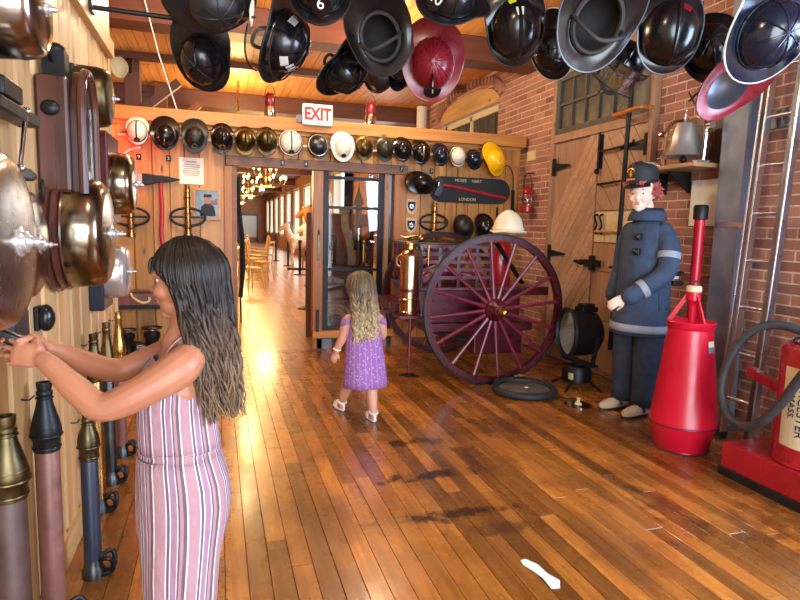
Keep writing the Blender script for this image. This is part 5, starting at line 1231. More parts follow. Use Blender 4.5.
# posts of the hall seen over the partition
for k, (x, y) in enumerate(((-1.0, 8.5), (-.78, 9.9))):
    o = MB().bb(x-.09, x+.09, y-.09, y+.09, 0, CZ-.03 if k else 3.44-.03).build('trim_%d' % (30+k), 'post_wood', smooth=0, bevel=.008); struct(o)
    MB().bar((x+.02, y, 2.7), (x+.55, y, 3.15), .10, .10).build('brace', 'post_wood', o, 0)
t = thing('wall_lamp', 'white enamel reflector lamp on the dark post over the partition', 'lamp', (-1.02, 8.36, 3.25))
MB(frame((-.05, 0, 0), (-.6, -.8, -.25))).lathe([(.02, -.02), (.05, .0), (.10, .05), (.13, .10), (.125, .10), (.09, .05), (.03, .01), (0, .01)], 22).build('reflector', 'cream_board', t)
mb = MB(); mb.tube(spline([(0, .04, -.05), (.04, -.05, .08), (.18, -.1, .22), (.42, -.12, .26)], 5), .016, 8); mb.tube(spline([(-.02, .0, .05), (-.1, -.05, .2), (-.25, -.08, .22)], 5), .008, 6); mb.build('bracket', 'iron_dark', t)
t = thing('white_pipe', 'thick cream drain pipe on the brick wall above the partition', 'pipe', (3.36, 9.85, 0)); MB().cyl((0, 0, 0), (0, 0, 3.4), .085, n=20).build('pipe', 'pipe_white', t); MB().ring((0, 0, 2.9), .09, .02).build('collar', 'pipe_white', t)
tag(MB().cyl((3.46, 11.0, 2.95), (3.46, 13.3, 2.95), .03).build('wall_conduit', 'pipe_white'), 'thin pale conduit along the bricks beyond the drain pipe', 'conduit')
# display behind the glazed case
t = thing('display_shelves', 'dark display rack behind the glass of the case', 'rack', (1.42, 6.95, 0))
for z in (.02, .45, .86): MB().bb(-.32, .34, -.12, .15, z, z+.03).build('shelf', 'dark_wood', t, 0)
MB().bb(-.40, .42, .16, .18, 0, 1.50).build('back_panel', 'beam_wood', t, 0)
for x in (-.32, .34):
    for y in (-.11, .14): MB().bb(x-.015, x+.015, y-.015, y+.015, 0, 1.3).build('upright', 'dark_wood', t, 0)
t = thing('spire_lantern', 'dark pointed lantern hanging in the glazed case', 'lantern', (1.56, 6.72, 1.08)); MB().lathe([(.05, 0), (.055, .02), (.04, .06), (.045, .10), (.045, .26), (.06, .28), (.035, .32), (.04, .40), (.035, .50), (.07, .53), (.055, .57), (.02, .66), (.008, .72), (0, .80)], 16).build('body', 'iron_black', t); MB().lathe([(.047, .11), (.05, .18), (.047, .25)], 16).build('glass', 'lamp_glass', t); MB().cyl((0, 0, .79), (0, .0, 1.0), .003, n=6).build('chain', 'iron_dark', t)
t = thing('canvas_belt', 'tan canvas strap hanging in the glazed case', 'belt', (1.45, 6.80, .9)); MB().rows([[V((x+q[0], .0, q[1])) for x in (-.045, .045)] for q in ((-.04, .66), (-.03, .45), (.02, .3), (.06, .1), (.05, 0))], closed=False).build('strap', 'canvas', t); MB().bb(-.10, .02, -.015, .015, .60, .66).build('buckle', 'old_brass', t, 0)
t = thing('hose_reel', 'tan hose reel standing at the bottom of the glazed case', 'reel', (1.30, 6.74, .24)); 
for r_ in (.20, .16, .12): MB().ring((0, 0, 0.0), r_, .022, (0, 1, 0), 28).build('hose_turn', 'canvas', t)
MB().cyl((0, -.06, 0), (0, .06, 0), .06).build('hub', 'iron_black', t); MB().bb(-.08, .08, -.05, .05, -.24, -.20).build('foot', 'iron_black', t, 0)
t = thing('leather_boot', 'dark leather boot standing on the rack in glazed case', 'boot', (1.30, 6.95, .89)); mb = MB(); limb(mb, [(0, 0, .30), (0, 0, .16), (0, 0, .05)], [.06, .05, .05]); limb(mb, [(0, 0, .045), (.0, -.1, .04)], [.045, .04]); me = organic(mb, .012, 3); me.materials.append(MAT['dark_cloth']); put('boot', me, t)
t = thing('orange_figure', 'small orange lamp globe on the rack in glazed case', 'globe', (1.68, 6.95, .892)); MB().ell((0, 0, .38), (.08, .08, .08)).build('globe', 'horse_wood', t); MB().lathe([(.06, 0), (.03, .03), (.02, .3), (0, .3)], 16).build('stem', 'brass', t)
# ---------------------------------------------------------------- people
def cloth(name, rws, mat, parent, closed=True, thick=.003, cap=False):
    """draped fabric with a UV running round the body (u) and down it (v)"""
    n = len(rws[0]); me = bpy.data.meshes.new(name); vs = [tuple(p) for r in rws for p in r]; fs = []; uv = []
    for j in range(len(rws)-1):
        for i in range(n if closed else n-1):
            i2 = (i+1) % n; fs.append((j*n+i, j*n+i2, (j+1)*n+i2, (j+1)*n+i)); u0, u1 = i/n, (i+1)/n; v0, v1 = j/(len(rws)-1), (j+1)/(len(rws)-1)
            uv += [(u0, v0), (u1, v0), (u1, v1), (u0, v1)]
    me.from_pydata(vs, [], fs); l = me.uv_layers.new(name='UVMap')
    for k, q in enumerate(uv): l.data[k].uv = q
    me.materials.append(MAT[mat]); me.shade_smooth(); me.update()
    o = put(name, me, parent); s = o.modifiers.new('thickness', 'SOLIDIFY'); s.thickness = thick; s.offset = 0
    return o
def hand(mb, W, f, n, s, side, curl, spread=.0, thumb=.6, n_=8):
    """palm, four jointed fingers of unequal length and a thumb from the side of the palm"""
    W = V(W); f = V(f).normalized(); n = V(n); n = (n-f*n.dot(f)).normalized(); a = f.cross(n)*side
    M3 = Matrix((f, a, n)).transposed()
    mb.ell(W+f*.042*s, (.046*s, .037*s, .015*s), 14, 10, M3); mb.ell(W+f*.068*s, (.022*s, .038*s, .013*s), 14, 8, M3); mb.ell(W+f*.008*s, (.03*s, .026*s, .018*s), 12, 8, M3)
    mb.ell(W+f*.03*s+a*.026*s+n*.006*s, (.028*s, .016*s, .015*s), 10, 8, M3)
    for k, (off, L, c) in enumerate(((.030, .066, .95), (.0103, .073, 1.0), (-.0103, .069, 1.05), (-.030, .054, 1.15))):
        p = W + f*(.078 - .004*abs(k-1.3))*s + a*off*s; d = (f + a*spread*(1.3-k)*.25).normalized(); pts = [p-d*.012*s, p]; ang = 0
        for seg, fr in enumerate((.45, .30, .25)):
            ang += curl[seg]*c; dd = d*cos(ang) + n*sin(ang); p = p + dd*L*s*fr; pts.append(p)
        r = .0080*s*(1 if k < 3 else .88); mb.tube(pts, [r*1.05, r*1.08, r, r*.93, r*.8], n_); mb.ell(pts[-1], (r*.8,)*3, 8, 6)
        for q in pts[1:4]: mb.ell(q, (r*1.05,)*3, 8, 6)
    b = W+f*.018*s+a*.026*s; d1 = (f*.62+a*.70+n*thumb*.6).normalized(); d2 = (f*.95+a*.12+n*thumb).normalized()
    pts = [b, b+d1*.030*s, b+d1*.030*s+d2*.028*s, b+d1*.030*s+d2*.05*s]; mb.tube(pts, [.013*s, .0115*s, .010*s, .008*s], n_)
    for q, r in zip(pts, (.013, .0115, .010, .008)): mb.ell(q, (r*s,)*3, 8, 6)
def head(mb, c, M3, s):
    """skull, jaw, nose, lips, ears; local +X is the way the face looks; s = head height"""
    def E(p, r, n=18, m_=12): mb.ell(V(c)+M3 @ (V(p)*s), tuple(x*s for x in r), n, m_, M3)
    E((-.06, 0, .16), (.42, .335, .345), 24, 16); E((.06, 0, -.06), (.315, .285, .30), 22, 14); E((.17, 0, -.27), (.18, .20, .17)); E((.265, 0, -.375), (.09, .10, .085)); E((.20, 0, .13), (.20, .26, .16))
    for y in (-1, 1):
        E((.25, y*.15, -.10), (.12, .10, .11)); E((-.02, y*.33, -.02), (.07, .035, .12), 10, 8); E((.315, y*.125, .10), (.06, .11, .03), 10, 6)
    E((.345, 0, -.005), (.045, .038, .11)); E((.395, 0, -.085), (.052, .045, .045)); E((.36, .045, -.095), (.035, .032, .03)); E((.36, -.045, -.095), (.035, .032, .03))
    E((.345, 0, -.195), (.035, .085, .028)); E((.335, 0, -.245), (.035, .075, .028))
def face_bits(par, c, M3, s, T, eo=0.0):
    c = V(c)
    for y in (-1, 1):
        MB(T).ell(c+M3 @ (V((.278+eo, y*.135, .035))*s), tuple(x*s for x in (.045, .055, .030)), 14, 10, M3).build('eye', 'eye_white', par)
        MB(T).ell(c+M3 @ (V((.312+eo, y*.138, .035))*s), tuple(x*s for x in (.014, .026, .026)), 12, 8, M3).build('iris', 'eye_dark', par)
        MB(T).tube([c+M3 @ (V((.345, y*.05, .125))*s), c+M3 @ (V((.36, y*.13, .145))*s), c+M3 @ (V((.30, y*.22, .12))*s)], [.012*s, .016*s, .008*s], 6).build('eyebrow', 'hair_brown', par)
    MB(T).ell(c+M3 @ (V((.368, 0, -.195))*s), tuple(x*s for x in (.016, .075, .018)), 12, 8, M3).build('upper_lip', 'lip', par); MB(T).ell(c+M3 @ (V((.358, 0, -.240))*s), tuple(x*s for x in (.018, .065, .022)), 12, 8, M3).build('lower_lip', 'lip', par)
def long_hair(par, T, hc, M3, rx, ry, rz, n, zend, fall, wave, mat, seed, ang0, r0, curl=0):
    """hundreds of tapering locks flowing over the skull and down the back; local +X is the face"""
    rr = random.Random(seed); mb = MB(T); hc = V(hc)
    mb.ell(hc+M3 @ V((-.24*rx, 0, .06*rz)), (rx*.80, ry*.97, rz*.95), 26, 18, M3)
    for k in range(n):
        th = rr.uniform(ang0, 2*pi-ang0); sd = 1 if th < pi else -1; dev = min(th, 2*pi-th)
        t_end = rad(lerp(58, rr.uniform(88, 118), min(1, max(0, (dev-ang0)/rad(48))))); pts = []
        lift = rr.uniform(.99, 1.06)
        t0 = rad(rr.uniform(2, 55)) if rr.random() < .75 else rad(rr.uniform(50, 85))
        for j in range(6):
            t = lerp(t0, t_end, j/5); pts.append(V((cos(th)*rx*sin(t), sin(th)*ry*sin(t), rz*cos(t)))*lift)
        p = pts[-1]; tgt = V(fall(th, dev, sd, rr)); ze = lerp(zend[0], zend[1], rr.random()**1.4) - hc.z; ph = rr.uniform(0, 6.28); fq = rr.uniform(.8, 1.25)
        m_ = 15
        for j in range(1, m_+1):
            q = j/m_; e = q**(.75 if dev > ang0+.7 else .42); z = lerp(p.z, ze, q); w_ = wave*min(1, q*1.6)
            pts.append(V((lerp(p.x, tgt.x, e), lerp(p.y, tgt.y, e), z)) + V((sin(ph+q*fq*(13+curl))*w_, cos(ph*1.7+q*fq*(13+curl))*w_, 0)))
        R_ = []
        L = len(pts)
        for j in range(L): q = j/(L-1); R_.append(r0*(.55+.45*min(1, q*4))*(1-.75*max(0, (q-.55)/.45)**1.3))
        mb.tube([hc+M3 @ q for q in pts], R_, 6)
    return mb.build('hair', mat, par, 80)
def wob(p, k=1.0, f=(9, 9, 5), seed=0.0): return (noise.noise(V((p[0]*f[0]+seed, p[1]*f[1], p[2]*f[2])))*k)

# ---- older girl at the bell wall, facing the wall, both hands on the gong handle
RG = V((-.10, 1.70, 0)); t = thing('person', 'girl in a pink striped sleeveless jumpsuit reaching for the alarm gong', 'person', RG); T0 = Matrix.Translation(-RG)
hM = Matrix.Rotation(pi - .16, 3, 'Z') @ Matrix.Rotation(.10, 3, 'Y'); hc = V((-.080, 1.70, 1.195))
mb = MB(T0); head(mb, hc, hM, .222)
limb(mb, [(-.075, 1.70, 1.13), (-.085, 1.70, 1.07), (-.09, 1.70, 1.02)], [.043, .041, .058])
mb.ell((-.095, 1.70, .985), (.062, .115, .045), 20, 12); mb.ell((-.10, 1.70, .90), (.080, .105, .11), 20, 12); limb(mb, [(-.10, 1.70, .88), (-.10, 1.70, .74), (-.095, 1.70, .64)], [.082, .074, .080])
limb(mb, [(-.078, 1.605, .992), (-.105, 1.575, .972), (-.19, 1.555, .925), (-.272, 1.555, .895), (-.325, 1.575, .93), (-.385, 1.605, .985), (-.41, 1.62, 1.005)], [.046, .050, .042, .036, .034, .026, .022])
limb(mb, [(-.085, 1.80, .992), (-.12, 1.825, .975), (-.20, 1.83, .945), (-.275, 1.815, .925), (-.335, 1.77, .955), (-.39, 1.715, 1.0), (-.415, 1.69, 1.02)], [.045, .047, .040, .035, .033, .026, .022])
hand(mb, (-.412, 1.622, 1.008), (-.95, .18, .20), (.05, .75, -.10), .84, -1, (.25, .75, .6), spread=.5, thumb=.9)
hand(mb, (-.418, 1.688, 1.022), (-.97, -.10, .15), (.0, -.75, -.30), .82, 1, (.25, .75, .6), spread=.5, thumb=.9)
for y in (1.64, 1.76):
    limb(mb, [(-.10, y, .64), (-.105, y, .38), (-.095, y, .08)], [.05, .042, .033]); limb(mb, [(-.09, y, .05), (-.16, y, .03), (-.21, y, .025)], [.032, .028, .020])
me = organic(mb, .003, 6, .5); me.materials.append(MAT['skin']); body = put('body', me, t); face_bits(t, hc, hM, .222, T0)
def fall1(th, dev, sd, rr): # head-local: +X face, so the hair falls behind (-X)
    q = (dev-rad(75))/(pi-rad(75)); return (lerp(-.03, -.105, min(1, max(0, q))+rr.uniform(-.15, .1)), sd*lerp(.085, .01, q)*rr.uniform(.4, 1.0), 0)
long_hair(t, T0, (-.080, 1.70, 1.208), hM, .107, .086, .099, 640, (.80, 1.0), fall1, .012, 'hair_brown', 5, rad(42), .0056)
# jumpsuit
def ell_row(cx, cy, z, dx, dy, n=64, k=.0, seed=0, fold=0, nf=9):
    o = []
    for i in range(n):
        a = 2*pi*i/n; c = 1 + fold*sin(nf*a+seed+z*3) ; p = V((cx+dx*c*cos(a), cy+dy*c*sin(a), z)); w_ = wob(p, k, seed=seed); o.append(p+V((cos(a)*w_, sin(a)*w_, 0))-RG)
    return o
prof = [(.985, -.10, .068, .080), (.965, -.105, .082, .094), (.94, -.108, .094, .103), (.90, -.110, .102, .108), (.86, -.112, .104, .110), (.81, -.110, .105, .109), (.765, -.108, .107, .110), (.735, -.106, .108, .111)]
rws = [ell_row(cx, 1.70, z, dx, dy, k=.010, seed=1) for z, cx, dx, dy in prof]
for i, p in enumerate(rws[0]):     # scooped armholes at both sides
    a = 2*pi*i/64; dip = .055*abs(sin(a))**3
    for j, s_ in ((0, 1), (1, .8), (2, .45)): rws[j][i] = rws[j][i] - V((0, 0, dip*s_))
cloth('bodice', rws, 'striped_fabric', t)
MB().tube([p + V((0, 0, .001)) for p in rws[0]], .0045, 6, True).build('neckline', 'striped_fabric', t)
waist = [ell_row(-.106, 1.70, z, dx, dx+.003) for z, dx in ((.742, .110), (.728, .106), (.714, .110))]; cloth('waistband', waist, 'striped_fabric', t)
hp = [(.72, -.106, .108, .112), (.69, -.103, .114, .120), (.64, -.098, .122, .128), (.58, -.096, .125, .130), (.53, -.097, .122, .126), (.48, -.10, .116, .118), (.43, -.10, .10, .10)]
tp = [(.72, -.106, .108, .112, 0), (.69, -.103, .114, .120, 0), (.64, -.098, .122, .128, 0), (.58, -.096, .126, .132, 0), (.52, -.097, .125, .133, .03), (.46, -.100, .122, .134, .15), (.40, -.104, .118, .137, .35), (.33, -.108, .114, .141, .55), (.26, -.110, .111, .145, .72), (.18, -.111, .109, .149, .85), (.11, -.112, .108, .152, .92), (.055, -.112, .108, .153, .95)]
def trouser_row(z, cx, dx, dy, pinch, n=120):
    o = []
    for i in range(n):
        a = 2*pi*i/n; px_ = dx*cos(a)*(1-pinch*math.exp(-(sin(a)/.30)**2)); p = V((cx+px_, 1.70+dy*sin(a), z))
        w_ = wob(p, .012, seed=3) + .02*dx*sin(9*a+z*4)*min(1, (.72-z)*3); o.append(p+V((cos(a)*w_, sin(a)*w_, 0))-RG)
    return o
cloth('trousers', [trouser_row(*r) for r in tp], 'striped_fabric', t)
for y, s_ in ((1.632, -1), (1.768, 1)):
    P = spline([(-.150, y+.012*s_*-1, .955), (-.135, y, 1.0), (-.10, y, 1.045), (-.07, y, 1.048), (-.035, y, 1.01), (-.022, y, .95)], 6)
    rws = [[p+V((0, w_, 0))-RG for w_ in (-.016, -.006, .006, .016)] for p in P]; cloth('shoulder_strap', rws, 'striped_fabric', t, closed=False, thick=.004)
# black handle she holds
t = thing('lever_switch', 'black lever switch held in both hands of the girl', 'switch', (LX, 1.655, 1.03))
mb = MB(); mb.bar((.0, .0, .075), (.135, .0, .0), .030, .024, up=(0, 1, 0)); mb.build('grip', 'phone_black', t, 30, .006); MB().bb(0, .015, -.035, .035, .04, .11).build('plate', 'iron_black', t, 0)

# ---- toddler walking away
RT = V((.96, 4.0, 0)); t = thing('person', 'toddler in a purple printed dress and white sandals walking away', 'person', RT); T0 = Matrix.Translation(-RT)
hM = Matrix.Rotation(pi/2+.22, 3, 'Z'); hc = V((.955, 4.02, .905)); mb = MB(T0); head(mb, hc, hM, .225)
limb(mb, [(.96, 4.0, .83), (.965, 3.99, .77), (.97, 3.99, .72)], [.040, .038, .055]); mb.ell((.975, 3.99, .70), (.115, .06, .045), 20, 12); mb.ell((.98, 4.0, .58), (.095, .075, .15), 20, 12); mb.ell((.98, 3.995, .43), (.10, .085, .10), 20, 12)
limb(mb, [(.870, 3.99, .705), (.845, 3.985, .65), (.825, 3.985, .575), (.805, 4.0, .53), (.79, 4.02, .475)], [.040, .037, .031, .028, .021])
limb(mb, [(1.085, 3.99, .705), (1.11, 4.0, .65), (1.125, 4.03, .58), (1.115, 4.10, .57), (1.08, 4.17, .58)], [.040, .037, .032, .028, .021])
hand(mb, (.788, 4.022, .472), (-.25, .15, -.95), (.4, .8, .1), .68, 1, (.3, .4, .3), thumb=.4); hand(mb, (1.078, 4.175, .582), (-.7, .6, .1), (-.3, -.3, .8), .68, 1, (.4, .5, .4), thumb=.4)
limb(mb, [(.925, 4.0, .42), (.90, 4.07, .25), (.885, 4.12, .17), (.868, 4.175, .065)], [.065, .048, .042, .027]); limb(mb, [(1.03, 4.0, .42), (1.035, 3.975, .24), (1.035, 3.95, .16), (1.032, 3.885, .06)], [.065, .048, .042, .027])
for fx, fy, dx in ((.868, 4.175, -.03), (1.032, 3.885, .02)): limb(mb, [(fx, fy-.012, .040), (fx+dx*.25, fy+.045, .034), (fx+dx*.6, fy+.10, .026)], [.027, .026, .022])
me = organic(mb, .0048, 7, .5); me.materials.append(MAT['skin_toddler']); put('body', me, t); face_bits(t, hc, hM, .225, T0)
def fall2(th, dev, sd, rr): return (-.098+rr.uniform(-.02, .02)-.01, sd*rr.uniform(.0, .088), 0)
long_hair(t, T0, (.955, 4.015, .925), hM, .105, .098, .112, 330, (.56, .74), fall2, .013, 'hair_blond', 8, rad(58), .0105, curl=12)
def trow(z, cx, dx, dy, fold=0, seed=0, n=64):
    o = []
    for i in range(n):
        a = 2*pi*i/n; c = 1 + fold*sin(10*a+seed); p = V((cx+dx*c*cos(a), 3.997+dy*c*sin(a), z)); w_ = wob(p, .010*min(1, (.75-z)*3), seed=7); o.append(p+V((cos(a)*w_, sin(a)*w_, 0))-RT)
    return o
dp = [(.738, .97, .085, .060), (.715, .973, .118, .072), (.68, .977, .122, .082), (.62, .98, .122, .088), (.55, .983, .128, .094), (.45, .988, .138, .102), (.35, .992, .148, .108), (.27, .995, .154, .112), (.225, .996, .157, .114)]
cloth('dress', [trow(z, cx, dx, dy, .02*max(0, (.70-z)), 1) for z, cx, dx, dy in dp], 'purple_print', t)
for s_, cx in ((-1, .862), (1, 1.092)):
    cloth('sleeve_ruffle', [[V((cx+s_*(.002+q*.012) + .046*(1+.06*sin(6*a))*cos(a)*.8, 3.99+.052*(1+.1*q)*sin(a), .725-q*.045+.020*cos(a)*-s_*.6))-RT for a in [2*pi*k/32 for k in range(32)]] for q in (0, .5, 1)], 'purple_print', t)
for fx, fy, dx, rz in ((.868, 4.175, -.03, .16), (1.032, 3.885, .02, -.02)):
    q = MB(Matrix.Translation((fx-RT.x, fy-RT.y, 0)) @ Matrix.Rotation(rz, 4, 'Z')); so = [(.034*cos(a)*(1 if sin(a) > 0 else .85), .045+.085*sin(a)) for a in [2*pi*k/24 for k in range(24)]]
    q.prism(so, 0, .016); sd_ = q.build('sandal', 'white_paint', t, 30, .003)
    q = MB(Matrix.Translation((fx-RT.x, fy-RT.y, 0)) @ Matrix.Rotation(rz, 4, 'Z'))
    for y0, h_ in ((.085, .052), (.045, .064)): q.tube(spline([(-.033, y0, .012), (-.024, y0, h_*.8), (0, y0+.004, h_), (.024, y0, h_*.8), (.033, y0, .012)], 4), .007, 6)
    q.ring((0, -.008, .068), .030, .006, (0, -.3, 1), 20); q.tube([(0, -.038, .012), (0, -.042, .04), (0, -.038, .066)], .008, 6); q.build('sandal_strap', 'white_paint', sd_)
    q = MB(Matrix.Translation((fx-RT.x, fy-RT.y, 0)) @ Matrix.Rotation(rz, 4, 'Z')); q.prism([(x*1.02, y) for x, y in so], .0, .005); q.build('sandal_sole', 'rubber', sd_, 0)
MB(T0).ring((.795, 4.013, .495), .025, .005, (.2, -.2, 1), 20).build('bracelet', 'white_paint', t)

# ---- mannequin of a firefighter
RM = V((3.035, 3.68, 0)); ang = math.atan2(-.18, -.98); t = thing('mannequin', 'firefighter mannequin in navy cap, coat and trousers with grey bands', 'mannequin', RM, (0, 0, ang))
mb = MB(); hM = Matrix.Rotation(.38, 3, 'Z') @ Matrix.Rotation(.10, 3, 'Y'); hc = V((.07, .0, 1.635)); head(mb, hc, hM, .265)
limb(mb, [(.03, 0, 1.56), (.01, 0, 1.48), (0, 0, 1.42)], [.058, .056, .075]); mb.ell((0, 0, 1.34), (.09, .14, .07), 20, 12); mb.ell((0, 0, 1.10), (.11, .15, .26), 20, 12); mb.ell((0, 0, .88), (.12, .155, .16), 20, 12)
limb(mb, [(0, .13, 1.35), (.03, .225, 1.12), (.17, .17, .97), (.28, .09, .90)], [.04, .040, .036, .028]); limb(mb, [(0, -.13, 1.35), (-.02, -.21, 1.10), (.02, -.22, .94), (.05, -.22, .86)], [.04, .040, .036, .028])
hand(mb, (.285, .085, .895), (.75, -.35, -.55), (-.3, -.5, -.2), 1.0, 1, (.4, .6, .4), thumb=.5); hand(mb, (.052, -.22, .855), (.2, .0, -1), (-.1, .9, 0), 1.0, -1, (.4, .6, .4), thumb=.5)
for y in (-1, 1): limb(mb, [(0, y*.085, .86), (.01, y*.09, .48), (-.02, y*.09, .10)], [.085, .06, .042]); limb(mb, [(-.02, y*.09, .07), (.10, y*.10, .045)], [.045, .035])
me = organic(mb, .0075, 6, .5); me.materials.append(MAT['mannequin_skin']); put('body', me, t); face_bits(t, hc, hM, .265, Matrix.Identity(4), .022)
rr = random.Random(9); mb = MB(); mb.ell(hc+V((-.035, 0, .035)), (.098, .094, .085), 20, 14)
for k in range(170):
    th = rr.uniform(rad(78), rad(282)); ph = rr.uniform(-.35, .75); d = V((cos(th)*cos(ph), sin(th)*cos(ph), sin(ph))); b = hc+V((-.03+.10*d.x, .092*d.y, .02+.09*d.z)); fl_ = d*.022 + V((rr.uniform(-.01, .02), rr.uniform(-.012, .012), rr.uniform(-.02, .012)))
    mb.tube([b, b+fl_*.6, b+fl_*1.2], [.010, .008, .001], 5)
for k in range(34): y = rr.uniform(-.085, .085); b = hc+V((.065+rr.uniform(-.01, .01), y, .085)); mb.tube([b, b+V((.030, rr.uniform(-.01, .01), -.005)), b+V((.038, rr.uniform(-.02, .02), -.035))], [.009, .007, .001], 5)
mb.build('hair', 'mannequin_hair', t)
# peaked cap
cc = hc + V((.005, 0, .115)); n_ = 40; MC = Matrix.Translation(cc) @ Matrix.Rotation(.16, 4, 'Y')
mb = MB(MC); mb.rows([[V((.115*s_*cos(2*pi*k/n_), .102*s_*sin(2*pi*k/n_), z+.018*cos(2*pi*k/n_)*(z/.11))) for k in range(n_)] for s_, z in ((.97, -.035), (1.0, 0), (1.02, .03), (1.0, .06), (.90, .085), (.68, .10), (.35, .107), (.02, .108))], cap0=True, cap1=True); mb.build('cap', 'ink', t)
mb = MB(MC); mb.rows([[V(((.110+e)*cos(a), (.10+e*.4)*sin(a), -.030-e*.45+dz)) for a in [rad(-70+10*k) for k in range(15)]] for e, dz in ((0, 0), (.03, 0), (.055, 0), (.055, -.004), (0, -.004))], closed=False); mb.build('cap_peak', 'shoe_black', t)
mb = MB(MC); mb.tube([V((.118*cos(a), .105*sin(a), -.022)) for a in [2*pi*k/n_ for k in range(n_)]], .006, 6, True); mb.build('cap_band', 'shoe_black', t)
F = MC @ frame((.116, .0, .045), (1, 0, .1), (0, 1, 0)); q = MB(F); q.prism([(.010*cos(a), .024*sin(a)) for a in [2*pi*k/16 for k in range(16)]], 0, .006); q.tube([(.034*cos(a), .034*sin(a), .003) for a in [rad(20+14*k) for k in range(11)]], .006, 6); q.bb(-.036, .036, -.047, -.034, 0, .006); q.build('cap_badge', 'gold_badge', t)
# coat
def crow(z, dx, dy, cx=0, k=.018, n=56, fold=0, seed=2):
    o = []
    for i in range(n): a = 2*pi*i/n; c = 1+fold*sin(7*a+2); p = V((cx+dx*c*cos(a), dy*c*sin(a), z)); w_ = wob(p, k, (6, 6, 4), seed); o.append(p+V((cos(a)*w_, sin(a)*w_, 0)))
    return o
cp = [(1.455, .075, .085), (1.43, .09, .12), (1.40, .115, .165), (1.35, .13, .18), (1.25, .14, .18), (1.12, .145, .182), (1.0, .15, .185), (.85, .165, .195), (.72, .185, .205), (.61, .20, .212)]
cloth('coat', [crow(z, dx, dy, -.01, fold=.012*(1.4-z)) for z, dx, dy in cp], 'coat_navy', t, thick=.01)
cloth('collar', [crow(1.45, .085, .095, 0, 0), crow(1.50, .09, .098, 0, 0), crow(1.535, .10, .105, -.005, 0), crow(1.50, .115, .125, -.005, 0), crow(1.445, .125, .145, 0, 0)], 'coat_navy', t, thick=.006)
def sleeve(P, R_, nm_):
    mb = MB(); limb(mb, P, R_, 20, 6); o = mb.build(nm_, 'coat_navy', t); return o
SL = [(-.01, .145, 1.365), (.0, .215, 1.24), (.04, .235, 1.10), (.13, .205, 1.01), (.22, .15, .94), (.26, .125, .91)]
sleeve(SL, [.072, .074, .070, .064, .062, .064], 'sleeve'); sleeve([(-.01, -.145, 1.365), (-.02, -.205, 1.24), (-.02, -.22, 1.08), (.02, -.22, .96), (.05, -.22, .88)], [.072, .07, .068, .064, .062], 'sleeve')
def band_sleeve(a, b, r): d = (V(b)-V(a)).normalized(); MB().lathe([(r, -.024), (r+.004, -.022), (r+.004, .022), (r, .024)], 24, frame(V(a), d)).build('reflective_band', 'coat_band', t)
band_sleeve((.19, .17, .962), (.26, .125, .91), .064); band_sleeve((.012, .223, 1.20), (.03, .232, 1.12), .0755)
for z0, z1, k in ((.635, .69, 0),):
    def at_(z):
        for i in range(len(cp)-1):
            if cp[i][0] >= z >= cp[i+1][0]: q = (cp[i][0]-z)/(cp[i][0]-cp[i+1][0]); return lerp(cp[i][1], cp[i+1][1], q)+.009, lerp(cp[i][2], cp[i+1][2], q)+.009
    cloth('reflective_band', [crow(z, *at_(z), -.01, fold=.012*(1.4-z)) for z in (z0, (z0+z1)/2, z1)], 'coat_band', t, thick=.004)
cloth('reflective_band', [[V((-.01+.150*cos(a), .189*sin(a), z)) for a in [rad(80+8*k) for k in range(24)]] for z in (1.19, 1.215, 1.24)], 'coat_band', t, closed=False, thick=.004)
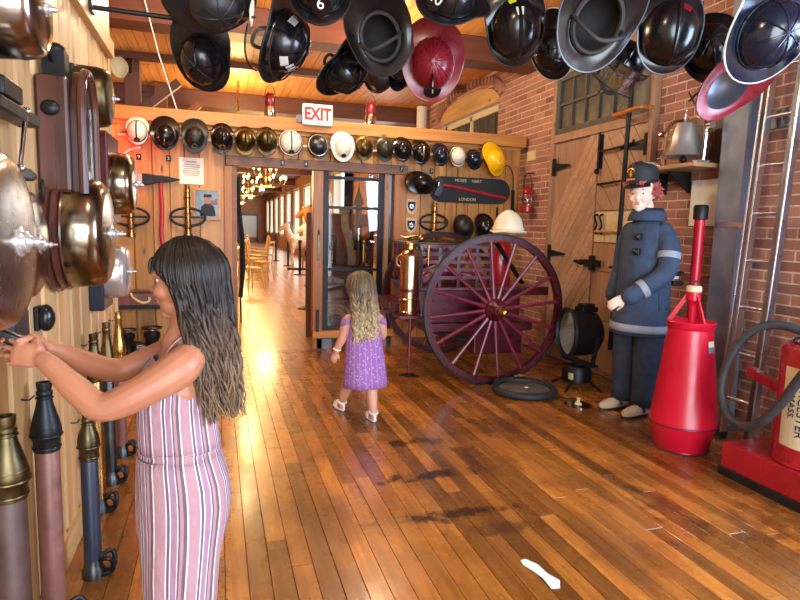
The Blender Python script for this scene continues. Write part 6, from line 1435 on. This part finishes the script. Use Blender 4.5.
# flap pocket, belt straps with black clasps at the back, front closures
mb = MB(); mb.rows([[V((-.02+.11*k/6-.05, .197+.006*sin(k)+.03*(1-z), z)) for k in range(7)] for z in (1.0, .86, .80)], closed=False); q = mb.build('pocket', 'coat_navy', t); s_ = q.modifiers.new('thickness', 'SOLIDIFY'); s_.thickness = .018
mb = MB(); mb.bb(-.14, -.02, .178, .202, 1.03, 1.09); mb.build('belt_strap', 'reflective', t, 0, .004)
for z in (1.07, 1.00): mb = MB(); mb.bb(-.17, -.08, .185, .212, z-.018, z+.018); mb.ell((-.17, .2, z), (.018, .016, .018)); mb.build('clasp', 'shoe_black', t, 30, .004)
mb = MB()
for z in (1.33, 1.22): mb.box((.135, .05, z), (.04, .05, .05)); mb.ell((.158, .05, z), (.012, .02, .02))
mb.build('front_clasp', 'shoe_black', t, 30, .004)
MB().ell((.20, .225, .96), (.008, .008, .008)).build('cuff_stud', 'silver', t)
# trousers and shoes
for y in (-1, 1):
    cloth('trouser_leg', [[V((lerp(0, -.01, q)+dx*cos(a)+wob((q*3, a, y), .008), y*.095+dy*sin(a)+wob((a, q*3, y), .008), lerp(.80, .075, q))) for a in [2*pi*k/36 for k in range(36)]] for q, dx, dy in ((0, .12, .10), (.3, .112, .10), (.5, .108, .096), (.7, .102, .092), (.88, .10, .09), (1, .105, .094))], 'pants_navy', t, thick=.006)
    mb = MB(); limb(mb, [(-.06, y*.10, .045), (.05, y*.105, .045), (.15, y*.11, .038), (.20, y*.112, .034)], [.046, .046, .044, .034], 16); me = organic(mb, .010, 3)
    for vx in me.vertices: vx.co.z = max(vx.co.z, .012)
    me.materials.append(MAT['shoe_tan']); sh = put('shoe', me, t)
    mb = MB(); mb.prism([(.07+.17*cos(a), y*.107+.052*sin(a)) for a in [2*pi*k/24 for k in range(24)]], 0, .018); mb.build('shoe_sole', 'shoe_black', sh)
    mb = MB(); mb.tube(spline([(.06, y*.107-.05, .04), (.07, y*.107-.03, .085), (.07, y*.107, .094), (.07, y*.107+.03, .085), (.06, y*.107+.05, .04)], 4), .014, 6); mb.build('shoe_strap', 'shoe_black', sh)
# small things on the floor
q = MB(); q.prism([(1.18, 2.035), (1.205, 2.04), (1.235, 1.99), (1.24, 1.92), (1.262, 1.87), (1.235, 1.825), (1.20, 1.83), (1.205, 1.90), (1.19, 1.96), (1.175, 2.0)], .0012, .0025); tag(q.build('paper_scrap', 'white_paint', smooth=0), 'torn white scrap lying on the floor planks', 'scrap')
t = thing('door_stop', 'small white peg on a glassy disc on the floor by mannequin', 'door stop', (2.70, 3.90, 0)); MB().lathe([(.0, .002), (.11, .002), (.11, .008), (0, .008)], 28).build('disc', 'visor_clear', t); MB().lathe([(.03, .008), (.025, .02), (.012, .025), (.012, .05), (.02, .055), (0, .065)], 16).build('peg', 'cream_board', t)
